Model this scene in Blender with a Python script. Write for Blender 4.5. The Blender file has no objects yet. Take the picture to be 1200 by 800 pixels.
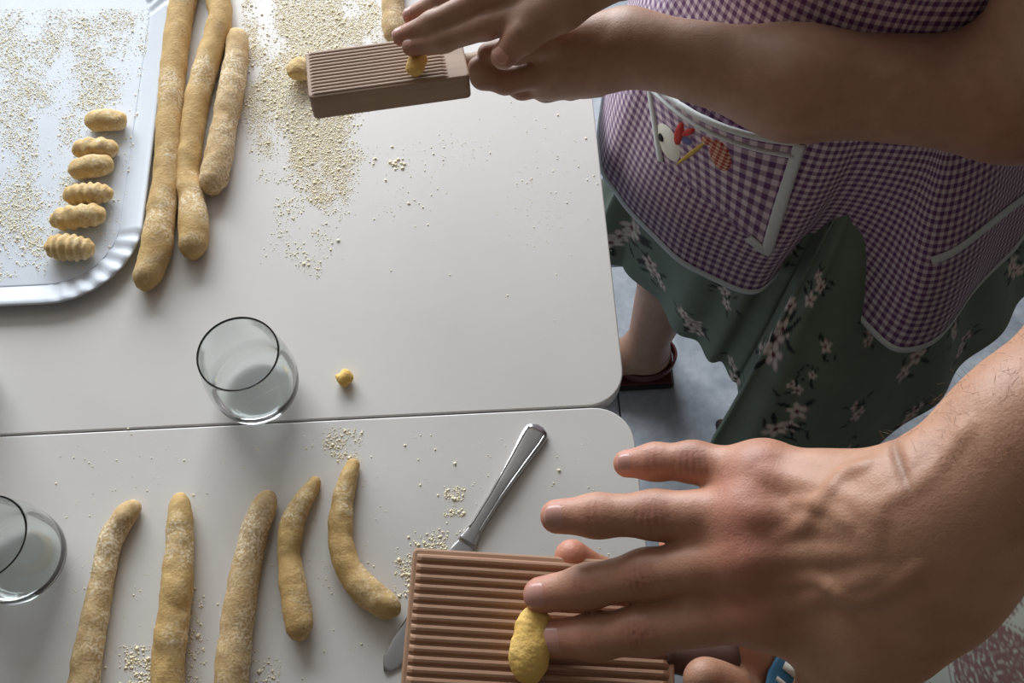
import bpy, bmesh, math, random
import numpy as np
from mathutils import Vector, Matrix, noise
from mathutils.bvhtree import BVHTree

random.seed(7); RNG = np.random.default_rng(7)
SC = bpy.context.scene; COL = SC.collection
R_ = math.radians

# ------------------------------------------------------------------ camera
FPX = 1150.0; CAMZ = 1.59; TT = 0.75            # focal length in px (1200 wide), camera height, table height
DN = np.array([0, 550., FPX]); DN /= np.linalg.norm(DN)      # 'down' seen by the camera
_g = np.array([0, -1., 0]); _g -= DN * (_g @ DN); _g /= np.linalg.norm(_g)
_r = np.cross(DN, _g); _r *= np.sign(_r[0])
_a = R_(3.0)
RW = np.array([math.cos(_a) * _r + math.sin(_a) * _g, -math.sin(_a) * _r + math.cos(_a) * _g, -DN])
CAMP = np.array([0, 0, CAMZ])
cam_data = bpy.data.cameras.new('camera'); cam = bpy.data.objects.new('camera', cam_data); COL.objects.link(cam)
cam_data.sensor_width = 36; cam_data.lens = 36 * FPX / 1200; cam_data.clip_start = 0.02
_m = RW @ np.diag([1., -1., -1.])
M4 = Matrix([[*_m[0], 0], [*_m[1], 0], [*_m[2], CAMZ], [0, 0, 0, 1]])
cam.matrix_world = M4
SC.camera = cam

# ------------------------------------------------------------------ light
world = bpy.data.worlds.new('world'); SC.world = world; world.use_nodes = True
bgn = world.node_tree.nodes['Background']; bgn.inputs[0].default_value = (0.75, 0.87, 1.0, 1); bgn.inputs[1].default_value = 1.0
def area(name, loc, rot, sx, sy, power, col):
    l = bpy.data.lights.new(name, 'AREA'); l.shape = 'RECTANGLE'; l.size = sx; l.size_y = sy; l.energy = power; l.color = col
    o = bpy.data.objects.new(name, l); COL.objects.link(o); o.location = loc; o.rotation_euler = rot
    return o
area('window_daylight', (-0.75, 2.36, 1.62), (R_(-90), 0, 0), 2.0, 1.5, 100, (0.93, 0.965, 1.0))
SC.view_settings.view_transform = 'Standard'; SC.view_settings.look = 'None'
SC.view_settings.gamma = 1; SC.view_settings.use_curve_mapping = False
SC.view_settings.exposure = 0.0
SC.cycles.use_denoising = True

# ------------------------------------------------------------------ helpers
def ray(px, py): return RW @ np.array([(px - 600) / FPX, (py - 400) / FPX, 1.])
def at(px, py, z):
    r = ray(px, py); return CAMP + r * (z - CAMZ) / r[2]
def cp(px, py, Z): return CAMP + ray(px, py) * Z
def pix(P):
    c = (np.asarray(P) - CAMP) @ RW
    return np.stack([600 + FPX * c[..., 0] / c[..., 2], 400 + FPX * c[..., 1] / c[..., 2]], -1)
def lin(c):
    c = np.array(c[:3], float) / 255.
    return np.where(c <= 0.04045, c / 12.92, ((c + 0.055) / 1.055) ** 2.4)
def rgba(c): return (*lin(c), 1.0)

class NT:
    def __init__(s, name):
        s.m = bpy.data.materials.new(name); s.m.use_nodes = True; s.t = s.m.node_tree
        s.b = s.t.nodes['Principled BSDF']; s.out = s.t.nodes['Material Output']
    def n(s, typ, **kw):
        x = s.t.nodes.new(typ)
        for k, v in kw.items():
            if k in x.inputs: x.inputs[k].default_value = v
            else: setattr(x, k, v)
        return x
    def l(s, a, b): s.t.links.new(a, b)
    def mix(s, fac, a, b, blend='MIX'):
        x = s.n('ShaderNodeMix', data_type='RGBA', blend_type=blend)
        for sock, v in ((x.inputs[0], fac), (x.inputs[6], a), (x.inputs[7], b)):
            if isinstance(v, bpy.types.NodeSocket): s.l(v, sock)
            elif isinstance(v, (int, float)): sock.default_value = v
            else: sock.default_value = v
        return x.outputs[2]
    def ramp(s, src, stops):
        x = s.n('ShaderNodeValToRGB'); s.l(src, x.inputs[0]); e = x.color_ramp.elements
        while len(e) < len(stops): e.new(0.5)
        for q, (p, c) in zip(e, stops): q.position = p; q.color = c if len(c) == 4 else (*c, 1)
        return x.outputs[0]
    def noise(s, scale, detail=3, rough=0.55, vec=None, obj=True):
        x = s.n('ShaderNodeTexNoise', Scale=scale, Detail=detail, Roughness=rough)
        if vec is None: vec = s.n('ShaderNodeTexCoord').outputs['Object']
        s.l(vec, x.inputs['Vector']); return x.outputs[0]
    def bump(s, src, strength, dist):
        x = s.n('ShaderNodeBump', Strength=strength, Distance=dist); s.l(src, x.inputs['Height'])
        s.l(x.outputs[0], s.b.inputs['Normal']); return x

def set_(b, **kw):
    for k, v in kw.items(): b.inputs[k.replace('_', ' ')].default_value = v

def mat_plain(name, col, rough=0.5, metal=0.0, var=0.06, scale=40, bump=0.0, bdist=0.001):
    t = NT(name); n = t.noise(scale)
    a = lin(col); t.l(t.ramp(n, [(0.3, tuple(a * (1 - var))), (0.7, tuple(np.minimum(a * (1 + var), 1)))]), t.b.inputs['Base Color'])
    set_(t.b, Roughness=rough, Metallic=metal)
    if bump: t.bump(n, bump, bdist)
    return t.m

def mat_table():
    t = NT('white_laminate'); n = t.noise(3, 5); n2 = t.noise(160, 2)
    c = t.ramp(n, [(0.3, rgba((216, 213, 209))), (0.7, rgba((228, 226, 222)))])
    t.l(c, t.b.inputs['Base Color']); set_(t.b, Roughness=0.32); t.bump(n2, 0.06, 0.0006); return t.m
def mat_dough(name, ca, cb, flour):
    t = NT(name); n = t.noise(95, 4); n2 = t.noise(420, 3); n3 = t.noise(28, 3)
    base = t.ramp(n, [(0.3, rgba(ca)), (0.7, rgba(cb))])
    mask = t.ramp(n3, [(0.62 - flour, (0, 0, 0, 1)), (0.78 - flour * 0.6, (1, 1, 1, 1))])
    sp = t.ramp(n2, [(0.42, (0, 0, 0, 1)), (0.62, (1, 1, 1, 1))])
    mm = t.n('ShaderNodeMath', operation='MULTIPLY'); t.l(mask, mm.inputs[0]); t.l(sp, mm.inputs[1])
    t.l(t.mix(mm.outputs[0], base, rgba((240, 226, 196))), t.b.inputs['Base Color'])
    set_(t.b, Roughness=0.8, Subsurface_Weight=0.08, Subsurface_Scale=0.004); t.b.inputs['Subsurface Radius'].default_value = (1, .6, .3)
    ad = t.n('ShaderNodeMath', operation='ADD'); t.l(n, ad.inputs[0]); t.l(n2, ad.inputs[1])
    t.bump(ad.outputs[0], 0.5, 0.0012); return t.m
def mat_skin(name, gain=(1, 1, 1)):
    t = NT(name); at_ = t.n('ShaderNodeAttribute', attribute_name='Col'); n = t.noise(70, 4); n2 = t.noise(900, 3); n3 = t.noise(260, 2)
    v = t.ramp(n, [(0.3, (0.88, 0.82, 0.80, 1)), (0.7, (1.05, 1.04, 1.03, 1))])
    c = t.mix(1.0, at_.outputs['Color'], v, 'MULTIPLY')
    t.l(c, t.b.inputs['Base Color'])
    set_(t.b, Roughness=0.5, Subsurface_Weight=0.12, Subsurface_Scale=0.006); t.b.inputs['Subsurface Radius'].default_value = (1, .35, .2)
    ad = t.n('ShaderNodeMath', operation='ADD'); t.l(n2, ad.inputs[0]); t.l(n3, ad.inputs[1])
    t.bump(ad.outputs[0], 0.30, 0.0007); return t.m
def mat_col(name, rough=0.85, bump=0.25, weave=1400):
    t = NT(name); at_ = t.n('ShaderNodeAttribute', attribute_name='Col'); n = t.noise(weave, 2); n2 = t.noise(30, 3)
    v = t.ramp(n2, [(0.3, (0.9, 0.9, 0.9, 1)), (0.7, (1.06, 1.06, 1.06, 1))])
    t.l(t.mix(1.0, at_.outputs['Color'], v, 'MULTIPLY'), t.b.inputs['Base Color']); set_(t.b, Roughness=rough)
    t.b.inputs['Sheen Weight'].default_value = 0.1
    t.bump(n, bump, 0.0006); return t.m
def mat_gingham(name, period, dark=(100, 56, 108), white=(214, 198, 208)):
    t = NT(name); uv = t.n('ShaderNodeUVMap', uv_map='UVMap'); sp = t.n('ShaderNodeSeparateXYZ'); t.l(uv.outputs[0], sp.inputs[0])
    s = []
    for i in (0, 1):
        m1 = t.n('ShaderNodeMath', operation='MULTIPLY'); t.l(sp.outputs[i], m1.inputs[0]); m1.inputs[1].default_value = 2 * math.pi / period
        m2 = t.n('ShaderNodeMath', operation='SINE'); t.l(m1.outputs[0], m2.inputs[0])
        m3 = t.n('ShaderNodeMath', operation='MULTIPLY_ADD'); t.l(m2.outputs[0], m3.inputs[0]); m3.inputs[1].default_value = 2.2; m3.inputs[2].default_value = 0.5
        m3.use_clamp = True; s.append(m3.outputs[0])
    a = t.n('ShaderNodeMath', operation='ADD'); t.l(s[0], a.inputs[0]); t.l(s[1], a.inputs[1])
    h = t.n('ShaderNodeMath', operation='MULTIPLY'); t.l(a.outputs[0], h.inputs[0]); h.inputs[1].default_value = 0.5
    mid = tuple((lin(dark) * .62 + lin(white) * .38))
    c = t.ramp(h.outputs[0], [(0.0, rgba(white)), (0.5, (*mid, 1)), (1.0, rgba(dark))])
    t.l(c, t.b.inputs['Base Color']); set_(t.b, Roughness=0.9); t.b.inputs['Sheen Weight'].default_value = 0.1
    w = t.noise(1500, 2); t.bump(w, 0.3, 0.0006); return t.m
def mat_wood(name, ca, cb, axis=0):
    t = NT(name); tc = t.n('ShaderNodeTexCoord'); mp = t.n('ShaderNodeMapping'); t.l(tc.outputs['Object'], mp.inputs[0])
    sc = [90., 90., 90.]; sc[axis] = 7.; mp.inputs['Scale'].default_value = sc
    n = t.noise(1.0, 5, 0.6, mp.outputs[0]); n2 = t.noise(14, 2)
    c = t.ramp(n, [(0.25, rgba(ca)), (0.75, rgba(cb))])
    v = t.ramp(n2, [(0.3, (0.9, 0.9, 0.9, 1)), (0.7, (1.05, 1.05, 1.05, 1))])
    t.l(t.mix(1.0, c, v, 'MULTIPLY'), t.b.inputs['Base Color']); set_(t.b, Roughness=0.62); t.bump(n, 0.25, 0.0005); return t.m
def mat_glass():
    t = NT('clear_glass'); set_(t.b, Roughness=0.0, IOR=1.48, Transmission_Weight=1.0)
    t.b.inputs['Base Color'].default_value = (0.93, 0.97, 0.97, 1); return t.m
def mat_tile():
    t = NT('grey_marbled_tile'); tc = t.n('ShaderNodeTexCoord'); oi = t.n('ShaderNodeObjectInfo'); ad = t.n('ShaderNodeVectorMath', operation='ADD')
    t.l(tc.outputs['Object'], ad.inputs[0]); t.l(oi.outputs['Location'], ad.inputs[1])
    n = t.noise(9, 6, 0.65, ad.outputs[0]); n2 = t.noise(60, 4, .6, ad.outputs[0])
    c = t.ramp(n, [(0.3, rgba((158, 168, 182))), (0.5, rgba((188, 196, 206))), (0.72, rgba((212, 218, 224)))])
    v = t.ramp(n2, [(0.35, (0.86, 0.87, 0.88, 1)), (0.65, (1.06, 1.06, 1.06, 1))])
    t.l(t.mix(1.0, c, v, 'MULTIPLY'), t.b.inputs['Base Color']); set_(t.b, Roughness=0.3); return t.m

M = dict(
    table=mat_table(), leg=mat_plain('table_leg_grey', (150, 152, 155), 0.4, 0.6), glass=mat_glass(), tile=mat_tile(),
    grout=mat_plain('grout', (96, 100, 106), 0.9), wall=mat_plain('wall_paint', (128, 116, 102), 0.85), ceil=mat_plain('ceiling_paint', (140, 136, 130), 0.9),
    frame=mat_plain('white_frame', (225, 225, 222), 0.4), tray=mat_plain('white_coated_card', (214, 222, 232), 0.6, var=0.02),
    semolina=mat_plain('semolina', (252, 240, 210), 0.95, var=0.06, scale=300),
    dough=mat_dough('dough', (188, 154, 98), (208, 176, 118), 0.12), dough2=mat_dough('floured_dough', (182, 150, 104), (204, 174, 124), 0.24),
    fresh=mat_dough('fresh_dough', (226, 184, 96), (238, 202, 122), 0.02),
    gnoc=mat_dough('gnocchi_dough', (198, 164, 104), (216, 186, 128), 0.2),
    steel=mat_plain('brushed_steel', (196, 196, 198), 0.2, 1.0, 0.05), woodA=mat_wood('reddish_beech', (166, 126, 100), (190, 152, 124)),
    woodB=mat_wood('grey_beech', (150, 124, 104), (176, 150, 128)), woodD=mat_plain('dark_handle_wood', (84, 58, 46), 0.6),
    skin=mat_skin('skin'), cloth=mat_col('printed_cotton'), gingham=mat_gingham('purple_gingham', 0.0092), gingham2=mat_gingham('purple_gingham_pocket', 0.0090),
    trim=mat_plain('white_cotton_tape', (206, 212, 214), 0.9, var=0.05, scale=600, bump=0.4), nail=mat_plain('fingernail', (198, 148, 136), 0.3, var=0.05),
    sandal=mat_plain('maroon_leather', (92, 38, 38), 0.5, bump=0.2), sole=mat_plain('black_rubber', (34, 32, 32), 0.7),
    white=mat_plain('white_felt', (226, 226, 214), 0.95), black=mat_plain('black_thread', (22, 20, 24), 0.9), red=mat_plain('red_felt', (172, 44, 34), 0.9),
    gold=mat_plain('gold_thread', (178, 146, 62), 0.8), redcheck=mat_gingham('red_check', 0.005, (150, 28, 22), (214, 176, 150)),
    blue=mat_plain('blue_band', (60, 120, 158), 0.6), shirt=mat_plain('white_shirt', (190, 196, 204), 0.9, bump=0.2), jeans=mat_plain('dark_trousers', (58, 66, 84), 0.9, bump=0.2),
    armhair=mat_plain('golden_hair', (150, 104, 62), 0.5), hair=mat_plain('brown_hair', (64, 44, 34), 0.6, scale=200, bump=0.5), shoe=mat_plain('grey_shoe', (90, 90, 96), 0.7), purple=mat_plain('blue_thread', (92, 92, 140), 0.9),
)

def link(o, parent=None):
    COL.objects.link(o)
    if parent is not None: o.parent = parent
    return o
def mesh(name, V, Fc, mat, parent=None, smooth=True, col=None, uv=None):
    me = bpy.data.meshes.new(name); V = np.asarray(V, float)
    me.from_pydata(V.tolist(), [], [tuple(int(i) for i in f) for f in Fc]) if not isinstance(Fc, np.ndarray) else fast(me, V, Fc)
    me.materials.append(mat)
    if smooth: me.polygons.foreach_set('use_smooth', [True] * len(me.polygons))
    if col is not None:
        a = me.color_attributes.new('Col', 'FLOAT_COLOR', 'POINT'); c = np.ones((len(V), 4)); c[:, :3] = col; a.data.foreach_set('color', c.ravel())
    if uv is not None:
        u = me.uv_layers.new(name='UVMap'); li = np.zeros(len(me.loops), int); me.loops.foreach_get('vertex_index', li)
        u.data.foreach_set('uv', np.asarray(uv, float)[li].ravel())
    me.update()
    return link(bpy.data.objects.new(name, me), parent)
def fast(me, V, Q):
    k = Q.shape[1]
    me.vertices.add(len(V)); me.vertices.foreach_set('co', V.ravel())
    me.loops.add(Q.size); me.loops.foreach_set('vertex_index', Q.ravel().astype(np.int32))
    me.polygons.add(len(Q)); me.polygons.foreach_set('loop_start', np.arange(0, Q.size, k, dtype=np.int32)); me.polygons.foreach_set('loop_total', np.full(len(Q), k, np.int32))
    me.update(calc_edges=True); me.validate()
def bmobj(name, bm, mat, parent=None, smooth=False):
    me = bpy.data.meshes.new(name); bmesh.ops.recalc_face_normals(bm, faces=bm.faces); bm.to_mesh(me); bm.free(); me.materials.append(mat)
    if smooth: me.polygons.foreach_set('use_smooth', [True] * len(me.polygons))
    return link(bpy.data.objects.new(name, me), parent)
def tag(o, label, cat, group=None):
    o['label'] = label; o['category'] = cat
    if group: o['group'] = group
    return o
def thing(name, label, cat, loc=(0, 0, 0), group=None):
    o = bpy.data.objects.new(name, None); o.empty_display_size = 0.05; COL.objects.link(o); o.location = loc
    return tag(o, label, cat, group)
def child_world(o, parent):
    """parent a mesh whose vertices are in world space to an empty that has been moved"""
    o.parent = parent; o.matrix_parent_inverse = Matrix.Translation(-Vector(parent.location)); return o
def struct(o): o['kind'] = 'structure'; return o
def box(bm, x0, x1, y0, y1, z0, z1, bev=0.0, seg=2):
    r = bmesh.ops.create_cube(bm, size=1); vs = r['verts']
    for v in vs: v.co = Vector(((x0 + x1) / 2 + v.co.x * (x1 - x0), (y0 + y1) / 2 + v.co.y * (y1 - y0), (z0 + z1) / 2 + v.co.z * (z1 - z0)))
    if bev:
        es = list({e for v in vs for e in v.link_edges}); bmesh.ops.bevel(bm, geom=es, offset=bev, segments=seg, affect='EDGES', profile=0.5)
def boxobj(name, b, mat, parent=None, bev=0.0, seg=2):
    bm = bmesh.new(); box(bm, *b, bev, seg); return bmobj(name, bm, mat, parent)
def crom(P, n, closed):
    """Catmull-Rom resample along axis 0"""
    P = np.asarray(P, float); m = len(P)
    t = np.linspace(0, m if closed else m - 1, n, endpoint=not closed)
    i = np.floor(t).astype(int)
    if not closed: i = np.minimum(i, m - 2)
    f = (t - i).reshape((-1,) + (1,) * (P.ndim - 1))
    g = (lambda k: P[k % m]) if closed else (lambda k: P[np.clip(k, 0, m - 1)])
    p0, p1, p2, p3 = g(i - 1), g(i), g(i + 1), g(i + 2)
    return 0.5 * (2 * p1 + (p2 - p0) * f + (2 * p0 - 5 * p1 + 4 * p2 - p3) * f ** 2 + (3 * p1 - p0 - 3 * p2 + p3) * f ** 3)
def gridfaces(nr, nc, closed):
    i = np.arange(nr - 1)[:, None]; j = np.arange(nc if closed else nc - 1)[None]
    j2 = (j + 1) % nc
    return np.stack([i * nc + j, i * nc + j2, (i + 1) * nc + j2, (i + 1) * nc + j], -1).reshape(-1, 4)
def tube(path, rad, nseg=14, cap=True):
    """tube with rounded ends: path (n,3), rad (n,)"""
    path = np.asarray(path, float); n = len(path); T = np.gradient(path, axis=0); T /= np.linalg.norm(T, axis=1)[:, None]
    up = np.array([0, 0, 1.]) if abs(T[0][2]) < 0.9 else np.array([1., 0, 0])
    V = []; a = np.linspace(0, 2 * math.pi, nseg, endpoint=False)
    for k in range(n):
        s = np.cross(T[k], up); s /= np.linalg.norm(s); u = np.cross(s, T[k]); up = u
        V.append(path[k] + rad[k] * (np.cos(a)[:, None] * s + np.sin(a)[:, None] * u))
    V = np.concatenate(V); Fc = gridfaces(n, nseg, True).tolist()
    if cap: Fc += [list(range(nseg))[::-1], list(range((n - 1) * nseg, n * nseg))]
    return V, Fc

# ------------------------------------------------------------------ signed-distance bodies (one continuous skin)
def prim(a, b, ra, rb, n=None, f=1.0): return (np.array(a, float), np.array(b, float), ra, rb, None if n is None else np.array(n, float) / np.linalg.norm(n), f)
def d_prim(p, q):
    a, b, ra, rb, n, f = q; ba = b - a; pa = p - a; l2 = ba @ ba
    t = np.clip(pa @ ba / l2, 0, 1) if l2 > 1e-12 else np.zeros(len(p)); v = pa - t[:, None] * ba
    if n is not None: v = v + n * ((v @ n) * (f - 1))[:, None]
    return np.sqrt((v * v).sum(1)) - (ra + (rb - ra) * t)
def smin(a, b, k):
    h = np.maximum(k - np.abs(a - b), 0) / k; return np.minimum(a, b) - h * h * k * 0.25
class Body:
    """groups: (prims, k_inside, k_join, join_centre, join_radius)"""
    def __init__(s): s.g = []; s.cr = []
    def add(s, prims, k=0.01, kj=0.01, c=None, r=0.025): s.g.append((prims, k, kj, c, r))
    def crease(s, c, ax, amp, w, rad): s.cr.append((np.array(c), np.array(ax) / np.linalg.norm(ax), amp, w, rad))
    def ev(s, p, lo=None, hi=None, marg=0.03):
        D = np.full(len(p), 1e3)
        for prims, k, kj, c, r in s.g:
            d = None
            for q in prims:
                if lo is not None:
                    R = max(q[2], q[3]) + marg; mn = np.minimum(q[0], q[1]) - R; mx = np.maximum(q[0], q[1]) + R
                    if (mn > hi).any() or (mx < lo).any(): continue
                e = d_prim(p, q); d = e if d is None else smin(d, e, k)
            if d is None: continue
            if c is None: D = smin(D, d, kj)
            else:
                kk = 0.0012 + kj * np.exp(-(((p - c) ** 2).sum(1)) / r ** 2); D = smin(D, d, kk)
        for c, ax, amp, w, rad in s.cr:
            if lo is not None and ((c - rad * 2 > hi).any() or (c + rad * 2 < lo).any()): continue
            v = p - c; D = D + amp * np.exp(-((v @ ax) / w) ** 2) * np.exp(-(v * v).sum(1) / rad ** 2)
        return D
    def mesh(s, h, lo, hi, B=16):
        lo = np.array(lo, float); nb = np.ceil((np.array(hi) - lo) / (B * h)).astype(int)
        I = np.stack(np.meshgrid(*[np.arange(k) for k in nb], indexing='ij'), -1).reshape(-1, 3)
        c = lo + (I + 0.5) * B * h; keep = np.abs(s.ev(c)) < B * h * 1.05; I = I[keep]
        G = np.stack(np.meshgrid(*[np.arange(B + 1)] * 3, indexing='ij'), -1).reshape(-1, 3)
        dims = nb * B + 4; vid = []; vpos = []; edges = []
        off = np.array([[x, y, z] for x in (0, 1) for y in (0, 1) for z in (0, 1)])
        EP = [(a, b) for a in range(8) for b in range(a + 1, 8) if np.abs(off[a] - off[b]).sum() == 1]
        key = lambda q: (q[..., 0] * dims[1] + q[..., 1]) * dims[2] + q[..., 2]
        for b in I:
            P = lo + (G + b * B) * h
            v = s.ev(P, P[0], P[-1]).reshape(B + 1, B + 1, B + 1); v = np.where(np.abs(v) < 1e-9, 1e-9, v); sg = v < 0
            if sg.all() or not sg.any(): continue
            cv = np.stack([v[x:x + B, y:y + B, z:z + B] for x, y, z in off], -1); cs = cv < 0
            m = cs.any(-1) & ~cs.all(-1); idx = np.argwhere(m); vals = cv[m]
            acc = np.zeros((len(idx), 3)); cnt = np.zeros(len(idx))
            for a_, b_ in EP:
                va, vb = vals[:, a_], vals[:, b_]; x = (va < 0) != (vb < 0); t = np.where(x, va / np.where(x, va - vb, 1), 0)
                acc += np.where(x[:, None], off[a_] + t[:, None] * (off[b_] - off[a_]), 0); cnt += x
            gi = idx + b * B; vid.append(key(gi + 1)); vpos.append(lo + (gi + acc / cnt[:, None]) * h)
            for ax in range(3):
                sl = [slice(0, B)] * 3; s2 = list(sl); s2[ax] = slice(1, B + 1)
                a_, b_ = sg[tuple(sl)], sg[tuple(s2)]; e = np.argwhere(a_ != b_); edges.append((ax, e + b * B, a_[tuple(e.T)]))
        vid = np.concatenate(vid); vpos = np.concatenate(vpos); o = np.argsort(vid); vid = vid[o]; vpos = vpos[o]; Q = []
        for ax, e, ins in edges:
            if not len(e): continue
            u, w = [(1, 2), (2, 0), (0, 1)][ax]; du = np.zeros(3, int); du[u] = 1; dw = np.zeros(3, int); dw[w] = 1
            k4 = np.stack([key(e + 1 - du - dw), key(e + 1 - dw), key(e + 1), key(e + 1 - du)], -1)
            p = np.searchsorted(vid, k4); p = np.minimum(p, len(vid) - 1); ok = (vid[p] == k4).all(1)
            p[~ins] = p[~ins][:, ::-1]; Q.append(p[ok])
        return vpos, np.concatenate(Q)

# ------------------------------------------------------------------ the room
XL, XR, YB, YF, ZC = -2.2, 2.0, 2.42, -1.9, 2.6
floor = struct(boxobj('floor', (XL, XR, YF, YB, -0.06, -0.004), M['grout']))
TS = 0.40; k = 0
tm = None
y0 = 0.905 - TS * 7
for ix in range(11):
    for iy in range(11):
        xa = -2.18 + ix * TS; ya = y0 + iy * TS
        if xa + TS > XR or ya + TS > YB: continue
        if tm is None:
            t = boxobj('tile', (-TS / 2 + .0015, TS / 2 - .0015, -TS / 2 + .0015, TS / 2 - .0015, -0.006, 0.0), M['tile'], floor, 0.0012, 1); tm = t.data
        else: t = link(bpy.data.objects.new('tile', tm), floor)
        t.location = (xa + TS / 2, ya + TS / 2, 0)
WX0, WX1, WZ0, WZ1 = -1.75, 0.25, 0.87, 2.37
def wall_with_hole():
    bm = bmesh.new()
    box(bm, XL, WX0, YB, YB + .12, 0, ZC); box(bm, WX1, XR, YB, YB + .12, 0, ZC)
    box(bm, WX0, WX1, YB, YB + .12, 0, WZ0); box(bm, WX0, WX1, YB, YB + .12, WZ1, ZC)
    return struct(bmobj('wall_back', bm, M['wall']))
wall_with_hole()
struct(boxobj('wall_left', (XL - .12, XL, YF, YB, 0, ZC), M['wall'])); struct(boxobj('wall_right', (XR, XR + .12, YF, YB, 0, ZC), M['wall']))
struct(boxobj('wall_front', (XL, XR, YF - .12, YF, 0, ZC), M['wall'])); struct(boxobj('ceiling', (XL - .12, XR + .12, YF - .12, YB + .12, ZC, ZC + .1), M['ceil']))
win = struct(bpy.data.objects.new('window_1', None)); COL.objects.link(win)
bm = bmesh.new()
for b in ((WX0, WX0 + .05, WZ0, WZ1), (WX1 - .05, WX1, WZ0, WZ1), (WX0, WX1, WZ0, WZ0 + .05), (WX0, WX1, WZ1 - .05, WZ1), (-.78, -.72, WZ0, WZ1)):
    box(bm, b[0], b[1], YB + .03, YB + .09, b[2], b[3], .006, 1)
bmobj('window_frame', bm, M['frame'], win)
for x0, x1 in ((WX0 + .05, -.78), (-.72, WX1 - .05)): boxobj('pane', (x0, x1, YB + .055, YB + .06, WZ0 + .05, WZ1 - .05), M['glass'], win)
boxobj('window_sill', (WX0 - .05, WX1 + .05, YB - .06, YB + .03, WZ0 - .03, WZ0), M['frame'], win, .006, 1)

# ------------------------------------------------------------------ tables
def table(label, x0, x1, y0, y1):
    t = thing('dining_table', label, 'table', ((x0 + x1) / 2, (y0 + y1) / 2, 0), 'white tables pushed together')
    cx, cy = (x0 + x1) / 2, (y0 + y1) / 2; w, d = (x1 - x0) / 2, (y1 - y0) / 2; r = .036; th = .022
    prof = [(-.002, TT - th), (0, TT - th + .002), (0, TT - .0012), (-.0004, TT - .0004), (-.0012, TT)]
    V = []; n = 0
    for off, z in prof:
        ring = []
        for sx, sy, a0 in ((1, 1, 0), (-1, 1, 90), (-1, -1, 180), (1, -1, 270)):
            for k in range(9):
                a = R_(a0 + k * 90 / 8); ring.append((sx * (w - r) + (r + off) * math.cos(a), sy * (d - r) + (r + off) * math.sin(a), z))
        n = len(ring); V += ring
    Fc = gridfaces(len(prof), n, True).tolist() + [list(range(n))[::-1], list(range((len(prof) - 1) * n, len(prof) * n))]
    mesh('tabletop', V, Fc, M['table'], t, smooth=False)
    for sx in (-1, 1):
        for sy in (-1, 1):
            bm = bmesh.new(); cxx, cyy = sx * (w - .05), sy * (d - .05); box(bm, cxx - .02, cxx + .02, cyy - .02, cyy + .02, 0, TT - th, .005); bmobj('leg', bm, M['leg'], t)
    bm = bmesh.new()
    for sy in (-1, 1): box(bm, -w + .07, w - .07, sy * (d - .05) - .01, sy * (d - .05) + .01, TT - th - .05, TT - th)
    for sx in (-1, 1): box(bm, sx * (w - .05) - .01, sx * (w - .05) + .01, -d + .07, d - .07, TT - th - .05, TT - th)
    bmobj('under_frame', bm, M['leg'], t)
    return t
TX = 0.123
table('white table carrying the paper tray and scattered semolina', TX - 1.2, TX, 0.3318, 1.1318)
table('white table carrying the knife and five short dough ropes', TX - 1.2, TX + .004, -0.4698, 0.3302)

# ------------------------------------------------------------------ paper tray
def tray():
    xr, yb, w, d = -0.338, 0.458, 0.33, 0.455
    cx, cy = xr - w / 2, yb + d / 2
    t = thing('paper_tray', 'white coated paper pastry tray with fluted corners holding gnocchi', 'tray', (cx, cy, TT))
    def ring(inset, z, r, flute, n=40):
        pts = []; hw, hd = w / 2 - inset, d / 2 - inset
        for sx, sy, a0 in ((1, 1, 0), (-1, 1, 90), (-1, -1, 180), (1, -1, 270)):
            for q in range(n):
                a = R_(a0 + q * 90 / (n - 1)); f = flute * math.sin(q / (n - 1) * 15 * math.pi) * math.sin(math.pi * q / (n - 1)) ** .35
                pts.append((sx * (hw - r) + (r + f * .5) * math.cos(a), sy * (hd - r) + (r + f * .5) * math.sin(a), z + f))
        return pts
    V = []; rr = [(0.0, .0120, .085, .0016), (.002, .0130, .083, .0022), (.007, .0120, .08, .0024), (.022, .0035, .068, .0020), (.027, .0015, .064, .0006), (.032, .0010, .06, 0)]
    for i, z, r, f in rr: V += ring(i, z, r, f)
    n = 160; mesh('rim', V, gridfaces(len(rr), n, True).tolist(), M['tray'], t).modifiers.new('thick', 'SOLIDIFY').thickness = .0008
    V = []
    for i, z, r in ((.0275, .0003, .0635), (.0275, .0019, .0635), (.0285, .0021, .0625)): V += ring(i, z, r, 0)
    mesh('base', V, gridfaces(3, n, True).tolist() + [list(range(n))[::-1], list(range(2 * n, 3 * n))], M['tray'], t, smooth=False)
    return t
tray(); TRZ = TT + .0022

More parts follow.
